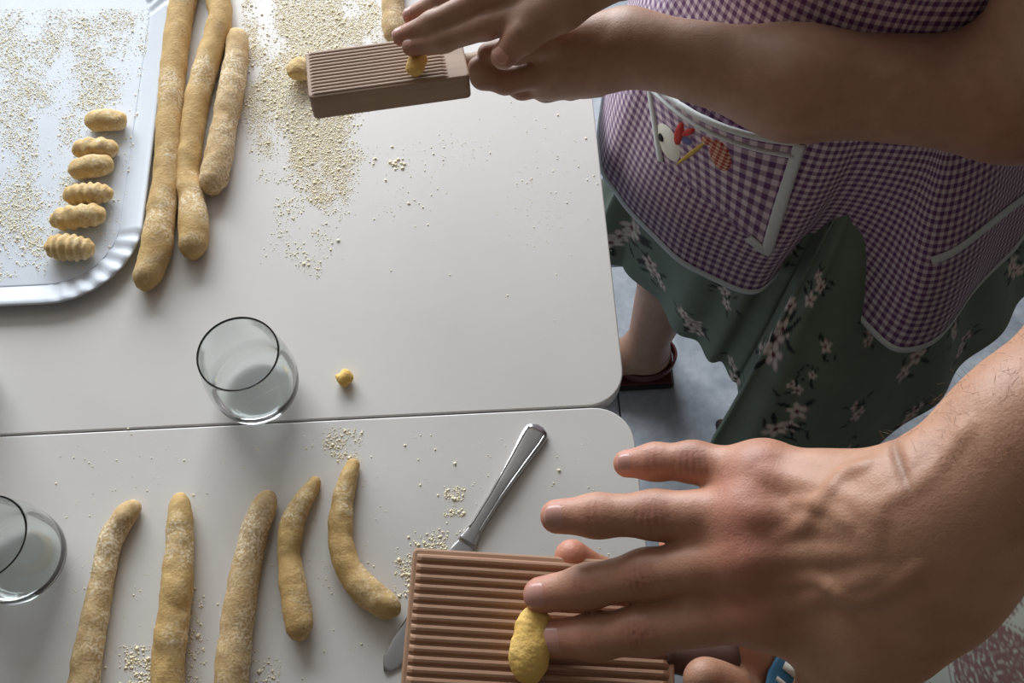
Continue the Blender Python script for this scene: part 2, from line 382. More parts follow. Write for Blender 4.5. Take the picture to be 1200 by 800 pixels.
# ------------------------------------------------------------------ dough
def jitter(V, amp, sc, seed=0):
    out = np.array(V, float)
    for i, v in enumerate(out):
        n = noise.noise_vector(Vector(v * sc) + Vector((seed * 3.1, seed, 0))); out[i] += np.array(n) * amp
    return out
def rope(label, pts, mat, flat=0.94, seed=0, base=TT, group=None):
    """pts: (px,py,width px) seen on the table"""
    P = []; Rr = []
    for px, py, w in pts:
        c = at(px, py, base + .011); Z = (c - CAMP) @ RW[:, 2] if False else np.linalg.norm(c - CAMP) * 1.0 / np.linalg.norm(ray(px, py))
        P.append(c); Rr.append(w / 2 * Z / FPX)
    n = 70; P = crom(P, n, False); Rr = crom(np.array(Rr), n, False)
    L = np.r_[0, np.cumsum(np.linalg.norm(np.diff(P, axis=0), axis=1))]; e = np.minimum(L, L[-1] - L)
    Rr = Rr * np.sqrt(np.clip(1 - np.clip(1 - e / (Rr * .8), 0, 1) ** 2, .02, 1))
    for i in range(n): Rr[i] *= 1 + .06 * noise.noise(Vector((L[i] * 45, seed, 0))); 
    P[:, 2] = base + np.maximum(Rr, .004) * flat
    c0 = P.mean(0); c0[2] = base; V, Fc = tube(P, Rr, 22); V = jitter(V, .0011, 90, seed); V = jitter(V, .0005, 320, seed)
    V[:, 2] = np.maximum(V[:, 2], base + .0003)
    o = mesh('dough_rope', V - c0, Fc, mat); o.location = c0; tag(o, label, 'dough rope', group); return o
rope('long dough rope lying tight along the edge of the white tray', [(226, -40, 30), (214, 10, 30), (205, 70, 30), (200, 130, 30), (196, 200, 30), (190, 250, 34), (184, 295, 36), (168, 336, 30)], M['dough'], seed=1)
rope('long dough rope with a pinched waist and knobbly end, between two other ropes', [(250, -45, 26), (256, 0, 28), (258, 25, 28), (245, 70, 29), (231, 120, 29), (224, 170, 27), (220, 205, 27), (225, 235, 30), (228, 265, 35), (226, 300, 32)], M['dough'], seed=2)
rope('short thick floured dough rope leaning against the pinched rope beside the semolina', [(279, 38, 24), (277, 70, 28), (271, 110, 30), (263, 150, 30), (256, 190, 33), (247, 224, 32)], M['dough2'], seed=3)
rope('dough rope lying behind the board at which the apron wearer works', [(462, -60, 24), (461, -20, 26), (461, 20, 27), (463, 48, 25)], M['dough2'], seed=4)
rope('floured dough rope bent at its tip, nearest the tumbler on the knife table', [(160, 588, 17), (146, 603, 26), (130, 630, 28), (121, 670, 28), (112, 715, 30), (104, 760, 34), (99, 800, 36), (94, 850, 36)], M['dough2'], seed=5)
rope('straight plain dough rope with a blunt rounded tip between two floured ropes', [(209, 580, 22), (211, 610, 30), (210, 650, 32), (208, 690, 38), (203, 730, 38), (198, 775, 38), (195, 850, 38)], M['dough'], seed=6)
rope('thick dough rope with a white floury patch along its middle', [(316, 578, 24), (305, 605, 32), (294, 640, 33), (286, 680, 36), (280, 720, 38), (274, 770, 40), (268, 850, 40)], M['dough2'], seed=7)
rope('slender short dough rope with a cut square end and bent tip', [(372, 558, 13), (358, 580, 22), (343, 610, 28), (338, 645, 28), (342, 680, 30), (348, 715, 34), (352, 746, 32)], M['dough'], seed=8)
rope('hook-shaped dough rope curving towards the ridged board', [(414, 536, 14), (407, 560, 22), (400, 595, 27), (399, 630, 29), (406, 660, 31), (422, 685, 33), (442, 702, 35), (464, 716, 30)], M['dough'], seed=9)

def gnocco(label, px, py, lpx, wpx, ang, ridges, seed, base=TRZ, mat='gnoc', tilt=None, cat='gnocchi', name='gnocchi', group='gnocchi on the tray'):
    c = at(px, py, base + .010); Z = (c - CAMP) @ (RW @ np.array([0, 0, 1.])); L = lpx * Z / FPX; r = wpx / 2 * Z / FPX
    n = 48; s = np.linspace(-.5, .5, n); rad = r * (1 - np.abs(2 * s) ** 6) ** .5
    rad = np.maximum(rad, r * .08) * (1 - .22 * (2 * np.abs(s)) ** 2)
    P = np.zeros((n, 3)); P[:, 0] = s * L; P[:, 2] = r * .12 * np.cos(s * 5)
    V, Fc = tube(P, rad, 28)
    V = V.reshape(n, 28, 3)
    if ridges:
        gr = 1 - .085 * (1 + np.cos(s * ridges * 2 * math.pi)) * (np.abs(s) < .47); cc = V.mean(1, keepdims=True)
        V = cc + (V - cc) * gr[:, None, None]
    V = V.reshape(-1, 3); V[:, 2] *= .86; V = jitter(V, .0012, 120, seed); V = jitter(V, .0004, 500, seed)
    a = R_(ang); Rz = np.array([[math.cos(a), -math.sin(a), 0], [math.sin(a), math.cos(a), 0], [0, 0, 1]])
    V = V @ Rz.T; zmin = V[:, 2].min(); V[:, 2] -= zmin
    o = mesh(name, V, Fc, M[mat]); o.location = (c[0], c[1], base); 
    return tag(o, label, cat, group)
gnocco('smooth plump gnocchi at the end of the row, farthest from the fluted corner', 124, 141, 49, 27, -3, 0, 1)
gnocco('gnocchi with faint ridges, second in the row after the smooth one', 112, 174, 54, 28, -2, 4, 2)
gnocco('smooth gnocchi with one upturned end, touching the faintly ridged one', 107, 196, 52, 28, 9, 0, 3)
gnocco('deeply ridged gnocchi in the middle of the row', 103, 228, 58, 29, 1, 7, 4)
gnocco('long floured gnocchi with a pointed end, between the two deeply ridged ones', 92, 255, 64, 32, 7, 5, 5)
gnocco('deeply ridged gnocchi at the end of the row by the fluted corner', 82, 291, 58, 33, -8, 7, 6)
cr = gnocco('small yellow dough crumb lying alone on the bare white table', 403, 441, 20, 20, 35, 2, 9, TT, 'fresh', cat='dough crumb', name='dough_crumb', group=None)
gnocco('dough scrap in the heap of semolina at the end of the held board', 352, 84, 22, 30, 80, 0, 10, TT, 'gnoc', cat='dough scrap', name='dough_scrap', group=None)

# ------------------------------------------------------------------ semolina (uncountable grains)
OCT = np.array([(1, 0, 0), (-1, 0, 0), (0, 1, 0), (0, -1, 0), (0, 0, 1), (0, 0, -1)], float)
OF = np.array([(0, 2, 4), (2, 1, 4), (1, 3, 4), (3, 0, 4), (2, 0, 5), (1, 2, 5), (3, 1, 5), (0, 3, 5)])
def inside(p, poly):
    x, y = p; c = False; j = len(poly) - 1
    for i in range(len(poly)):
        xi, yi = poly[i]; xj, yj = poly[j]
        if (yi > y) != (yj > y) and x < (xj - xi) * (y - yi) / (yj - yi) + xi: c = not c
        j = i
    return c
def grains(name, label, regs, base, seed):
    rng = np.random.default_rng(seed); pts = []; sz = []
    for poly, count, size, nsc, thr, ctr in regs:
        xs = [p[0] for p in poly]; ys = [p[1] for p in poly]; done = 0; tries = 0
        while done < count and tries < count * 30:
            tries += 1; px = rng.uniform(min(xs), max(xs)); py = rng.uniform(min(ys), max(ys))
            if not inside((px + rng.normal(0, 7), py + rng.normal(0, 7)), poly): continue
            n = noise.fractal(Vector((px * nsc, py * nsc, seed)), 1.0, 2.0, 3)
            lim = thr
            if ctr: lim += (((px - ctr[0]) / ctr[2]) ** 2 + ((py - ctr[1]) / ctr[3]) ** 2) * .6 - .45
            if n + rng.normal(0, .16) < lim: continue
            pts.append((px, py)); sz.append(size); done += 1
    pts = np.array(pts); n = len(pts); s = np.array(sz) * rng.lognormal(0, .45, n); s = np.minimum(s, .0024)
    d = np.stack([(pts[:, 0] - 600) / FPX, (pts[:, 1] - 400) / FPX, np.ones(n)], -1) @ RW.T; c = CAMP + d * ((base - CAMZ) / d[:, 2])[:, None]
    a = rng.uniform(0, 6.28, n); ca, sa = np.cos(a)[:, None], np.sin(a)[:, None]; w = rng.uniform(.55, 1, n)
    X = OCT[None, :, 0] * s[:, None]; Y = OCT[None, :, 1] * (s * w)[:, None]; Z = OCT[None, :, 2] * (s * .32)[:, None] + (s * .34)[:, None]
    V = (np.stack([X * ca - Y * sa, X * sa + Y * ca, Z], -1) + c[:, None]).reshape(-1, 3)
    Fc = (OF[None] + np.arange(n)[:, None, None] * 6).reshape(-1, 3)
    c0 = V.mean(0); c0[2] = base
    o = mesh(name, V - c0, Fc, M['semolina'], smooth=True); o.location = c0; o['kind'] = 'stuff'; tag(o, label, 'semolina'); return o
grains('semolina', 'pale yellow semolina heaped and smeared on the table around the held board', [
    ([(283, -20), (452, -20), (470, 50), (445, 150), (412, 188), (400, 252), (376, 246), (350, 200), (300, 172), (284, 120)], 60000, .00042, .02, -.2, (362, 95, 72, 125)),
    ([(283, -20), (452, -20), (470, 50), (445, 150), (412, 188), (400, 252), (376, 246), (350, 200), (300, 172), (284, 120)], 600, .0012, .03, -.1, (360, 90, 70, 120)),
    ([(300, 170), (410, 190), (400, 250), (370, 330), (320, 300)], 900, .0006, .03, .05, None),
    ([(430, 190), (480, 185), (480, 197), (430, 200)], 30, .0012, .03, -.3, None),
    ([(430, 160), (690, 110), (705, 270), (560, 300), (440, 260)], 350, .0005, .012, .05, None),
    ([(300, 10), (700, 100), (720, 440), (360, 330)], 120, .0005, .05, -.5, None)], TT, 3)
grains('semolina', 'semolina scattered in drifts over the white paper tray', [
    ([(-40, 10), (175, 10), (172, 110), (150, 130), (70, 130), (-40, 60)], 12000, .00045, .022, -.02, None),
    ([(0, 90), (90, 110), (95, 215), (60, 260), (-20, 200)], 4600, .00045, .024, .0, None),
    ([(-40, 215), (55, 225), (62, 270), (40, 312), (-40, 330)], 5200, .00045, .022, -.1, None),
    ([(-40, 10), (175, 10), (160, 250), (100, 320), (-40, 330)], 2600, .00055, .03, -.2, None)], TRZ, 5)
grains('semolina', 'fine semolina dusting the table around the short dough ropes and knife', [
    ([(378, 508), (425, 500), (425, 540), (395, 545)], 420, .0006, .06, -.1, None),
    ([(520, 570), (545, 570), (545, 605), (525, 605)], 260, .0006, .06, -.1, None),
    ([(470, 640), (560, 620), (560, 650), (485, 700), (462, 690)], 900, .0007, .04, -.1, None),
    ([(140, 765), (180, 755), (185, 810), (140, 810)], 420, .0007, .05, -.1, None),
    ([(200, 680), (240, 690), (240, 800), (215, 800)], 350, .0006, .05, -.05, None),
    ([(60, 510), (700, 500), (720, 640), (470, 800), (60, 800)], 650, .0005, .02, -.15, None),
    ([(295, 770), (330, 770), (330, 800), (295, 800)], 100, .0006, .05, -.2, None)], TT, 8)

# ------------------------------------------------------------------ tumblers
def tumbler(label, x, y):
    o_ = [(0, .0012), (.020, .0008), (.0285, .002), (.0345, .006), (.0385, .014), (.0402, .026), (.0402, .040), (.0390, .056), (.0370, .070), (.0352, .0815), (.0348, .0828)]
    i_ = [(.0340, .0828), (.0336, .0815), (.0354, .070), (.0374, .056), (.0386, .040), (.0385, .027), (.0362, .018), (.031, .0125), (.022, .0105), (0, .0100)]
    prof = o_[:1] + [tuple(q) for q in crom(o_[1:], 36, False)] + [tuple(q) for q in crom(i_[:-1], 36, False)] + i_[-1:]
    n = 64; a = np.linspace(0, 2 * math.pi, n, endpoint=False); V = [(0, 0, prof[0][1])]
    for r, z in prof[1:-1]: V += [(r * math.cos(q), r * math.sin(q), z) for q in a]
    V.append((0, 0, prof[-1][1])); m = len(prof) - 2; Fc = []
    for j in range(n): Fc.append((0, 1 + (j + 1) % n, 1 + j))
    for i in range(m - 1):
        for j in range(n): Fc.append((1 + i * n + j, 1 + i * n + (j + 1) % n, 1 + (i + 1) * n + (j + 1) % n, 1 + (i + 1) * n + j))
    last = len(V) - 1; b = 1 + (m - 1) * n
    for j in range(n): Fc.append((b + j, b + (j + 1) % n, last))
    o = mesh('drinking_glass', V, Fc, M['glass']); o.location = (x, y, TT + .0001); return tag(o, label, 'glass', 'clear tumblers on the tables')
g = at(302, 453, TT + .010); tumbler('clear round-bottomed tumbler by the table seam below the tray corner', g[0], g[1])
g = at(27, 655, TT + .010); tumbler('clear tumbler beside the bent-tipped dough rope on the knife table', g[0], g[1])
g = at(-55, 475, TT + .010); tumbler('clear tumbler near the end of the seam, just past the tray', g[0], max(g[1], .375))

# ------------------------------------------------------------------ knife
def knife():
    A = at(633, 500, TT); B = at(550, 640, TT); C = at(452, 788, TT)
    t = thing('table_knife', 'steel table knife with flared handle lying half under the ridged board', 'knife', tuple(B))
    ax = (A - C); ax[2] = 0; L = np.linalg.norm(ax); ax /= L; sd = np.array([-ax[1], ax[0], 0]); hl = np.linalg.norm(A - B)
    def prof(s, half, th, z0, n=26):
        V = []
        for q, h, tt in zip(s, half, th):
            for k in range(n):
                a = 2 * math.pi * k / n; cx = math.copysign(abs(math.cos(a)) ** .6, math.cos(a)); cz = math.copysign(abs(math.sin(a)) ** .8, math.sin(a))
                V.append(A - B + ax * (-q) + sd * cx * h + np.array([0, 0, z0 + tt * (1 + cz)]))
        m = len(s); return np.array(V), gridfaces(m, n, True).tolist() + [list(range(n))[::-1], list(range((m - 1) * n, m * n))]
    s = np.linspace(0, hl, 40); u = s / hl
    half = np.interp(u, [0, .015, .05, .12, .3, .6, .85, 1], [.004, .0085, .0112, .0115, .0092, .0062, .0060, .0085]); th = np.interp(u, [0, .03, .5, 1], [.0014, .0026, .0038, .0024])
    V, Fc = prof(s, half, th, 0); h = mesh('handle', V, Fc, M['steel'], t)
    for sg in (-1, 1):
        P = np.array([A - B + ax * (-q) + sd * sg * (hh * .74) + np.array([0, 0, 2 * tt * .93]) for q, hh, tt in zip(s[2:36], half[2:36], th[2:36])])
        V, Fc = tube(P, np.full(len(P), .0009), 8); mesh('raised_line', V, Fc, M['steel'], h)
    s = np.linspace(hl - .004, L, 30); u = (s - hl) / (L - hl); half = np.interp(u, [0, .06, .3, .8, .93, 1], [.0075, .0095, .0100, .0098, .0082, .002]); th = np.full(30, .0009)
    V, Fc = prof(s, half, th, .0005); mesh('blade', V, Fc, M['steel'], t)
knife()

# ------------------------------------------------------------------ ridged boards
def board(label, O, ex, ey, L, W, T, nr, rh, body, handle_len, hr, seed):
    """O: centre of the top face; ex long axis (towards handle), ey across; ridges run along ex"""
    ex = ex / np.linalg.norm(ex); ez = np.cross(ex, ey); ez /= np.linalg.norm(ez); ey = np.cross(ez, ex)
    t = thing('gnocchi_board', label, 'gnocchi board')
    t.matrix_world = Matrix([[ex[i], ey[i], ez[i], O[i]] for i in range(3)] + [[0, 0, 0, 1]])
    bm = bmesh.new(); box(bm, -L / 2, L / 2, -W / 2, W / 2, -T, 0)
    es = [e for e in bm.edges if abs(e.verts[0].co.x - e.verts[1].co.x) < 1e-6 and abs(e.verts[0].co.y - e.verts[1].co.y) < 1e-6]
    bmesh.ops.bevel(bm, geom=es, offset=min(T, W) * .18, segments=3, affect='EDGES', profile=.5)
    bmesh.ops.bevel(bm, geom=[e for e in bm.edges if not e.is_contiguous or e.calc_face_angle(0) > .6], offset=.0012, segments=2, affect='EDGES', profile=.5)
    bmobj('board_body', bm, body, t)
    p = W * .94 / nr; me = None
    for i in range(nr):
        if me is None:
            V = []; hs = [(-.46, -.0008), (-.40, rh * .15), (-.24, rh * .85), (0, rh), (.24, rh * .85), (.40, rh * .15), (.46, -.0008)]
            xs = [(-L / 2 + .0025, .3), (-L / 2 + .005, 1), (L / 2 - (.006 if seed == 1 else .02), 1), (L / 2 - (.003 if seed == 1 else .016), .1)]
            for x, s in xs:
                for y, z in hs: V.append((x, y * p, z * s if z > 0 else z))
            n = len(hs); o = mesh('rib', V, [tuple(f[::-1]) for f in gridfaces(4, n, False).tolist()] + [tuple(range(n)), tuple(range(3 * n, 4 * n))[::-1]], body, t, smooth=False); me = o.data
        else: o = link(bpy.data.objects.new('rib', me), t)
        o.location = (0, (i - (nr - 1) / 2) * p, 0)
    P = np.array([(L / 2 - .004 + s * handle_len, 0, -T * .5) for s in np.linspace(0, 1, 16)]); u = np.linspace(0, 1, 16)
    V, Fc = tube(P, hr * np.interp(u, [0, .1, .45, .85, .96, 1], [.85, .8, 1.0, 1.05, .8, .2]), 18); mesh('handle', V, Fc, M['woodD'] if seed == 1 else body, t)
    return t, ex, ey, ez
# board in the bare hands
MZ = 1.10
m_tl = at(482, 641, MZ + .004); m_tr = at(786, 660, MZ - .004); m_bl = at(466, 862, MZ + .004)
mex = m_tr - m_tl; mL = np.linalg.norm(mex); mey = m_tl - m_bl; mW = np.linalg.norm(mey)
mO = (m_tl + m_tr) / 2 + (m_bl - m_tl) / 2
board('reddish ridged wooden gnocchi board held under the large bare hand', mO, mex, mey, mL, mW, .014, 17, .0021, M['woodA'], .038, .0105, 1)
# board in the apron wearer's hands
w_bl = at(360, 61, .984); w_fl = at(359, 115, .994); w_fr = at(548, 89, .994)
wex = w_fr - w_fl; wL = np.linalg.norm(wex); wey = w_bl - w_fl; wW = np.linalg.norm(wey)
wO = (w_fl + w_fr) / 2 + (w_bl - w_fl) / 2
wb, wex, wey, wez = board('thick grey-brown ridged wooden board held beside the checked apron', wO, wex, wey, wL, wW, .022, 13, .0013, M['woodB'], .07, .0105, 2)

# dough pieces being rolled on the boards
def piece(label, px, py, lpx, wpx, ang, z, seed):
    o = gnocco(label, px, py, lpx, wpx, ang, 0, seed, z, 'fresh', cat='gnocchi', group=None); return o
piece('yellow dough piece being rolled under the fingertips on the reddish board', 623, 754, 88, 48, 77, MZ + .0022, 21)
piece('yellow dough piece pressed under fingers on the thick grey-brown board', 488, 70, 34, 22, 72, .9945, 22)

# ------------------------------------------------------------------ people: shared
def skincol(V, base, spots, lines=()):
    c = np.tile(lin(base), (len(V), 1))
    for p, r, col, w in spots:
        g = (np.exp(-((V - p) ** 2).sum(1) / r ** 2) * w)[:, None]; c = c * (1 - g) + lin(col) * g
    for p, ax_, amp, w, rad in lines:
        v = V - p; g = (np.exp(-((v @ ax_) / (w * 1.1)) ** 2) * np.exp(-(v * v).sum(1) / rad ** 2) * min(1, amp * 420))[:, None]; c = c * (1 - g * .5)
    return c
def autobounds(b, pad=.012):
    a = np.array([np.minimum(q[0], q[1]) - max(q[2], q[3]) for g in b.g for q in g[0]]).min(0) - pad
    c = np.array([np.maximum(q[0], q[1]) + max(q[2], q[3]) for g in b.g for q in g[0]]).max(0) + pad
    return a, c
def trace(b, px, py, t=.25):
    d = ray(px, py); L = np.linalg.norm(d); t *= L; d = d / L
    for _ in range(90):
        e = b.ev((CAMP + d * t)[None])[0]; t += e * .8
        if abs(e) < 1e-5: break
    return CAMP + d * t, d
def chain(P, r, n=None, f=1.0): return [prim(P[i], P[i + 1], r[i], r[i + 1], n, f) for i in range(len(P) - 1)]
def nail(parent, tip, prev, up, r, ln=.0062, wd=.0052):
    ax = tip - prev; ax /= np.linalg.norm(ax); up = up - ax * (up @ ax); up /= np.linalg.norm(up); sd = np.cross(ax, up)
    n = 11; V = []
    for i in range(n):
        u = -1 + 2 * i / (n - 1); hw = wd / r * (.30 + .70 * math.sqrt(max(0, 1 - abs(u) ** 3.2)))
        for j in range(n):
            v = -1 + 2 * j / (n - 1); a = v * hw; x = u * ln - .0006; rr = r * 1.0
            drop = rr - math.sqrt(max(rr * rr - max(0, x) ** 2, .2 * rr * rr))
            V.append(tip + ax * x + sd * math.sin(a) * (rr - drop * .6) + up * (math.cos(a) * (rr - drop * .75) + .0003 - (.0005 if i in (0,) or j in (0, n - 1) else 0)))
    o = mesh('fingernail', V, gridfaces(n, n, False).tolist(), M['nail'], None); m = o.modifiers.new('thick', 'SOLIDIFY'); m.thickness = .0007; m.offset = -1
    return o
def loft_rings(rings, nr, nc):
    A = crom(np.array(rings), nr, False); A = np.stack([crom(A[i], nc, True) for i in range(nr)]); return A
def hem_angles(H, C):
    a = np.degrees(np.arctan2(H[:, 1] - C[1], H[:, 0] - C[0])) % 360
    a = np.where(a < 90, a + 360, a); a = np.unwrap(np.radians(a)); out = a.copy()
    for i in range(1, len(out)): out[i] = max(out[i], out[i - 1] + .04)
    return out
def ell(ang, cx, cy, a, b, z): return np.stack([cx + a * np.cos(ang), cy + b * np.sin(ang), np.full(len(ang), z)], -1)
def strip(path, nrm, half, lift):
    """flat tape along a path lying on cloth"""
    T = np.gradient(path, axis=0); T /= np.linalg.norm(T, axis=1)[:, None] + 1e-9; S = np.cross(nrm, T); S /= np.linalg.norm(S, axis=1)[:, None] + 1e-9
    V = np.stack([path - S * half + nrm * lift * .4, path - S * half * .6 + nrm * lift, path + S * half * .6 + nrm * lift, path + S * half + nrm * lift * .4], 1)
    return V.reshape(-1, 3), gridfaces(len(path), 4, False).tolist()
class Surf:
    def __init__(s, A): s.A = A; nr, nc = A.shape[:2]; s.t = BVHTree.FromPolygons([Vector(v) for v in A.reshape(-1, 3)], [tuple(f) for f in gridfaces(nr, nc, True).tolist()])
    def hit(s, px, py):
        r = ray(px, py); r = r / np.linalg.norm(r); h = s.t.ray_cast(Vector(CAMP), Vector(r))
        if h[0] is None: return None
        n = np.array(h[1]); n = -n if n @ r > 0 else n
        return np.array(h[0]), n
    def path(s, pts, n):
        out = [s.hit(*q) for q in crom(np.array(pts, float), n, False)]; out = [o for o in out if o is not None]
        P = np.array([o[0] for o in out]); N = np.array([o[1] for o in out])
        for _ in range(2): P[1:-1] = (P[:-2] + P[1:-1] * 2 + P[2:]) / 4; N[1:-1] = (N[:-2] + N[1:-1] * 2 + N[2:]) / 4
        return P, N / np.linalg.norm(N, axis=1)[:, None]
def patch(surf, quad, nu, nv, lift):
    """quad in px (tl, tr, br, bl) draped on the surface; lift(u,v) metres"""
    q = np.array(quad, float); P = np.zeros((nv, nu, 3)); N = np.zeros((nv, nu, 3))
    for j in range(nv):
        for i in range(nu):
            u, v = i / (nu - 1), j / (nv - 1); p = (q[0] * (1 - u) + q[1] * u) * (1 - v) + (q[3] * (1 - u) + q[2] * u) * v
            h = surf.hit(*p); P[j, i], N[j, i] = h if h is not None else (P[j, i - 1], N[j, i - 1])
    for _ in range(4):
        N[1:-1, 1:-1] = (N[1:-1, 1:-1] * 2 + N[:-2, 1:-1] + N[2:, 1:-1] + N[1:-1, :-2] + N[1:-1, 2:]) / 6
    N /= np.linalg.norm(N, axis=2, keepdims=True)
    u = np.linspace(0, 1, nu)[None, :]; v = np.linspace(0, 1, nv)[:, None]; return P + N * lift(u, v)[..., None], N
def shape_on(surf, poly, name, mat, parent, lift, rings=4, uvs=None):
    """small flat cloth shape (px outline) stitched on a surface"""
    poly = np.array(poly, float); c = poly.mean(0); V = []; n = len(poly)
    for k in range(rings + 1):
        s = 1 - k / (rings + .3)
        for p in poly: h = surf.hit(*(c + (p - c) * s)) or surf.back.hit(*(c + (p - c) * s)); V.append(h[0] + h[1] * (lift if k else lift * .3))
    V = np.array(V); Fc = gridfaces(rings + 1, n, True).tolist() + [list(range(rings * n, rings * n + n))]
    o = mesh(name, V, Fc, mat, None, uv=V[:, [0, 2]] if uvs else None); return child_world(o, parent)
def oval(cx, cy, a, b, rot, n=20):
    t = np.linspace(0, 2 * math.pi, n, endpoint=False); c, s = math.cos(R_(rot)), math.sin(R_(rot))
    return [(cx + a * math.cos(q) * c - b * math.sin(q) * s, cy + a * math.cos(q) * s + b * math.sin(q) * c) for q in t]

# ------------------------------------------------------------------ person in the checked apron
def woman():
    C = np.array([.335, .66]); RSH = np.array([.365, .845, 1.34]); LSH = np.array([.375, .475, 1.34])
    root = thing('person', 'person in a purple checked apron and green floral skirt rolling gnocchi on a board', 'person', (C[0], C[1], 0))
    # --- arms and hands (fine)
    b = Body(); up = np.array([0, 0, 1.]); tocam = np.array([-.15, -.45, .88]); spots = []; nails = []
    z = lambda px, py, zz: at(px, py, zz)
    Wl = z(742, 56, 1.0); El = z(1192, 112, 1.025)
    mid = z(930, 98, 1.012)
    b.add([prim(Wl, mid, .0265, .0365), prim(mid, El, .0365, .043), prim(El, LSH + [0, 0, -.03], .043, .050)], .03, .01)
    # left hand: a fist round the handle
    b.add([prim(Wl, z(650, 72, .985), .0255, .022, (0, .5, .9), 1.15), prim(z(700, 80, .985), z(640, 92, .972), .02, .017), prim(z(720, 45, 1.0), z(650, 52, 1.0), .018, .014)], .02, .02)
    for P, r in (([(648, 82, .985), (592, 95, .984), (566, 90, .992), (561, 79, 1.0)], [.0125, .0102, .0095, .0085]),
                 ([(660, 94, .972), (612, 101, .968), (588, 92, .966), (584, 78, .966)], [.012, .0105, .0095, .0085]),
                 ([(680, 98, .968), (640, 104, .958), (612, 96, .95), (606, 80, .95)], [.0115, .0105, .0095, .008]),
                 ([(700, 98, .968), (668, 103, .955), (640, 98, .945), (632, 84, .945)], [.011, .0095, .0085, .0075])):
        Q = [z(*p) for p in P]; b.add(chain(Q, r), .004, .006, Q[0], .02); spots.append((Q[1], .013, (170, 104, 84), .4))
    Q = [z(700, 44, 1.005), z(650, 50, 1.008), z(605, 58, 1.008), z(572, 63, 1.006)]; b.add(chain(Q, [.016, .0125, .0105, .0085]), .006, .012, Q[0], .03)
    # right hand lying on the board
    Wr = z(735, -52, 1.085); Er = np.array([.40, .86, 1.06])
    b.add([prim(Wr, Er, .026, .042), prim(Er, RSH + [0, 0, -.03], .042, .050)], .03, .01)
    MC = [z(632, 14, 1.052), z(622, -14, 1.06), z(618, -40, 1.06), z(622, -66, 1.055)]
    n = np.cross(MC[0] - Wr, MC[3] - Wr); n /= np.linalg.norm(n); n = n if n[2] > 0 else -n
    b.add([prim(Wr + (m - Wr) * .1, m, .020, r, n, 1.25) for m, r in zip(MC, (.0135, .013, .0125, .0115))], .012, .02)
    fing = [([(570, 30, 1.042), (520, 47, 1.024), (482, 55, 1.0125)], [.0118, .0100, .0088, .0072]),
            ([(560, 2, 1.05), (507, 27, 1.03), (470, 43, 1.013)], [.0118, .0100, .0086, .0070]),
            ([(562, -22, 1.052), (516, 2, 1.034), (482, 19, 1.018)], [.0112, .0096, .0084, .0068]),
            ([(575, -50, 1.052), (540, -32, 1.04), (512, -20, 1.03)], [.0100, .0085, .0075, .0062])]
    for (P, r), m in zip(fing, MC):
        Q = [m] + [z(*p) for p in P]; b.add(chain(Q, r), .005, .009, Q[0], .022); nails.append((Q[-1], Q[-2], n, r[-1]))
        spots += [(Q[1], .012, (176, 108, 90), .45), (Q[-1], .013, (196, 128, 112), .5)]
        ax = Q[2] - Q[0]
        for d in (-.003, 0, .003): b.crease(Q[1] + n * r[1] + ax / np.linalg.norm(ax) * d, ax, .0005, .0009, .008)
    Tq = [z(712, -30, 1.068), z(660, 8, 1.056), z(614, 40, 1.045), z(590, 66, 1.034)]
    b.add(chain(Tq, [.020, .0148, .0118, .0095]), .008, .016, Tq[1], .035)
    b.add([prim(z(655, 5, 1.055), z(630, 18, 1.050), .012, .011)], .01, .014)
    nails.append((Tq[-1], Tq[-2], tocam, .0095)); ax = Tq[3] - Tq[2]
    for d in (-.0035, 0, .003): b.crease(Tq[2] + tocam * .011 + ax / np.linalg.norm(ax) * d, ax, .0006, .0009, .009)
    spots += [(Tq[-1], .014, (196, 128, 112), .5), (El + [0, -.03, 0], .05, (150, 92, 70), .5)]
    lo, hi = autobounds(b); V1, Q1 = b.mesh(.0019, lo, hi)
    # --- trunk, legs, head (coarse, mostly clothed)
    c = Body(); cx, cy = C
    c.add([prim((cx + .01, cy - .07, zz), (cx + .01, cy + .07, zz), r, r) for zz, r in ((.93, .088), (1.05, .082), (1.2, .088), (1.30, .075))], .04, .03)
    c.add([prim(LSH, (cx + .03, cy - .08, 1.35), .05, .05), prim(RSH, (cx + .03, cy + .08, 1.35), .05, .05)], .03, .05)
    c.add([prim(LSH, LSH + (El - LSH) * .45, .05, .046), prim(RSH, RSH + (Er - RSH) * .45, .05, .045)], .02, .03)
    c.add([prim((cx + .03, cy, 1.36), (cx + .02, cy, 1.47), .055, .052)], .02, .05)
    c.add([prim((cx + .01, cy, 1.55), (cx + .005, cy, 1.60), .074, .082), prim((cx - .055, cy, 1.50), (cx - .05, cy, 1.52), .028, .03)], .04, .03)
    c.add([prim((cx - .082, cy, 1.565), (cx - .098, cy, 1.545), .009, .013)], .01, .012)
    c.add([prim((cx + .02, cy + s * .082, 1.54), (cx + .02, cy + s * .086, 1.575), .012, .014) for s in (-1, 1)], .01, .008)
    rl = [np.array(p) for p in ((.345, .735, .90), (.30, .715, .50), (.275, .702, .33), (.262, .692, .10))]
    ll = [np.array(p) for p in ((.37, .60, .90), (.46, .575, .50), (.55, .56, .33), (.585, .545, .10))]
    for q in (rl, ll):
        c.add(chain(q, [.060, .052, .050, .033]), .02, .03)
        A = q[-1]; c.add([prim(A, A + [.022, 0, -.055], .034, .030), prim(A + [0, 0, -.03], A + [-.12, 0, -.065], .034, .028), prim(A + [-.12, -.02, -.068], A + [-.19, -.012, -.075], .02, .014), prim(A + [-.12, .02, -.068], A + [-.17, .025, -.076], .02, .012)], .025, .02)
    lo, hi = autobounds(c); V2, Q2 = c.mesh(.006, lo, hi)
    V = np.concatenate([V1, V2]); Q = np.concatenate([Q1, Q2 + len(V1)])
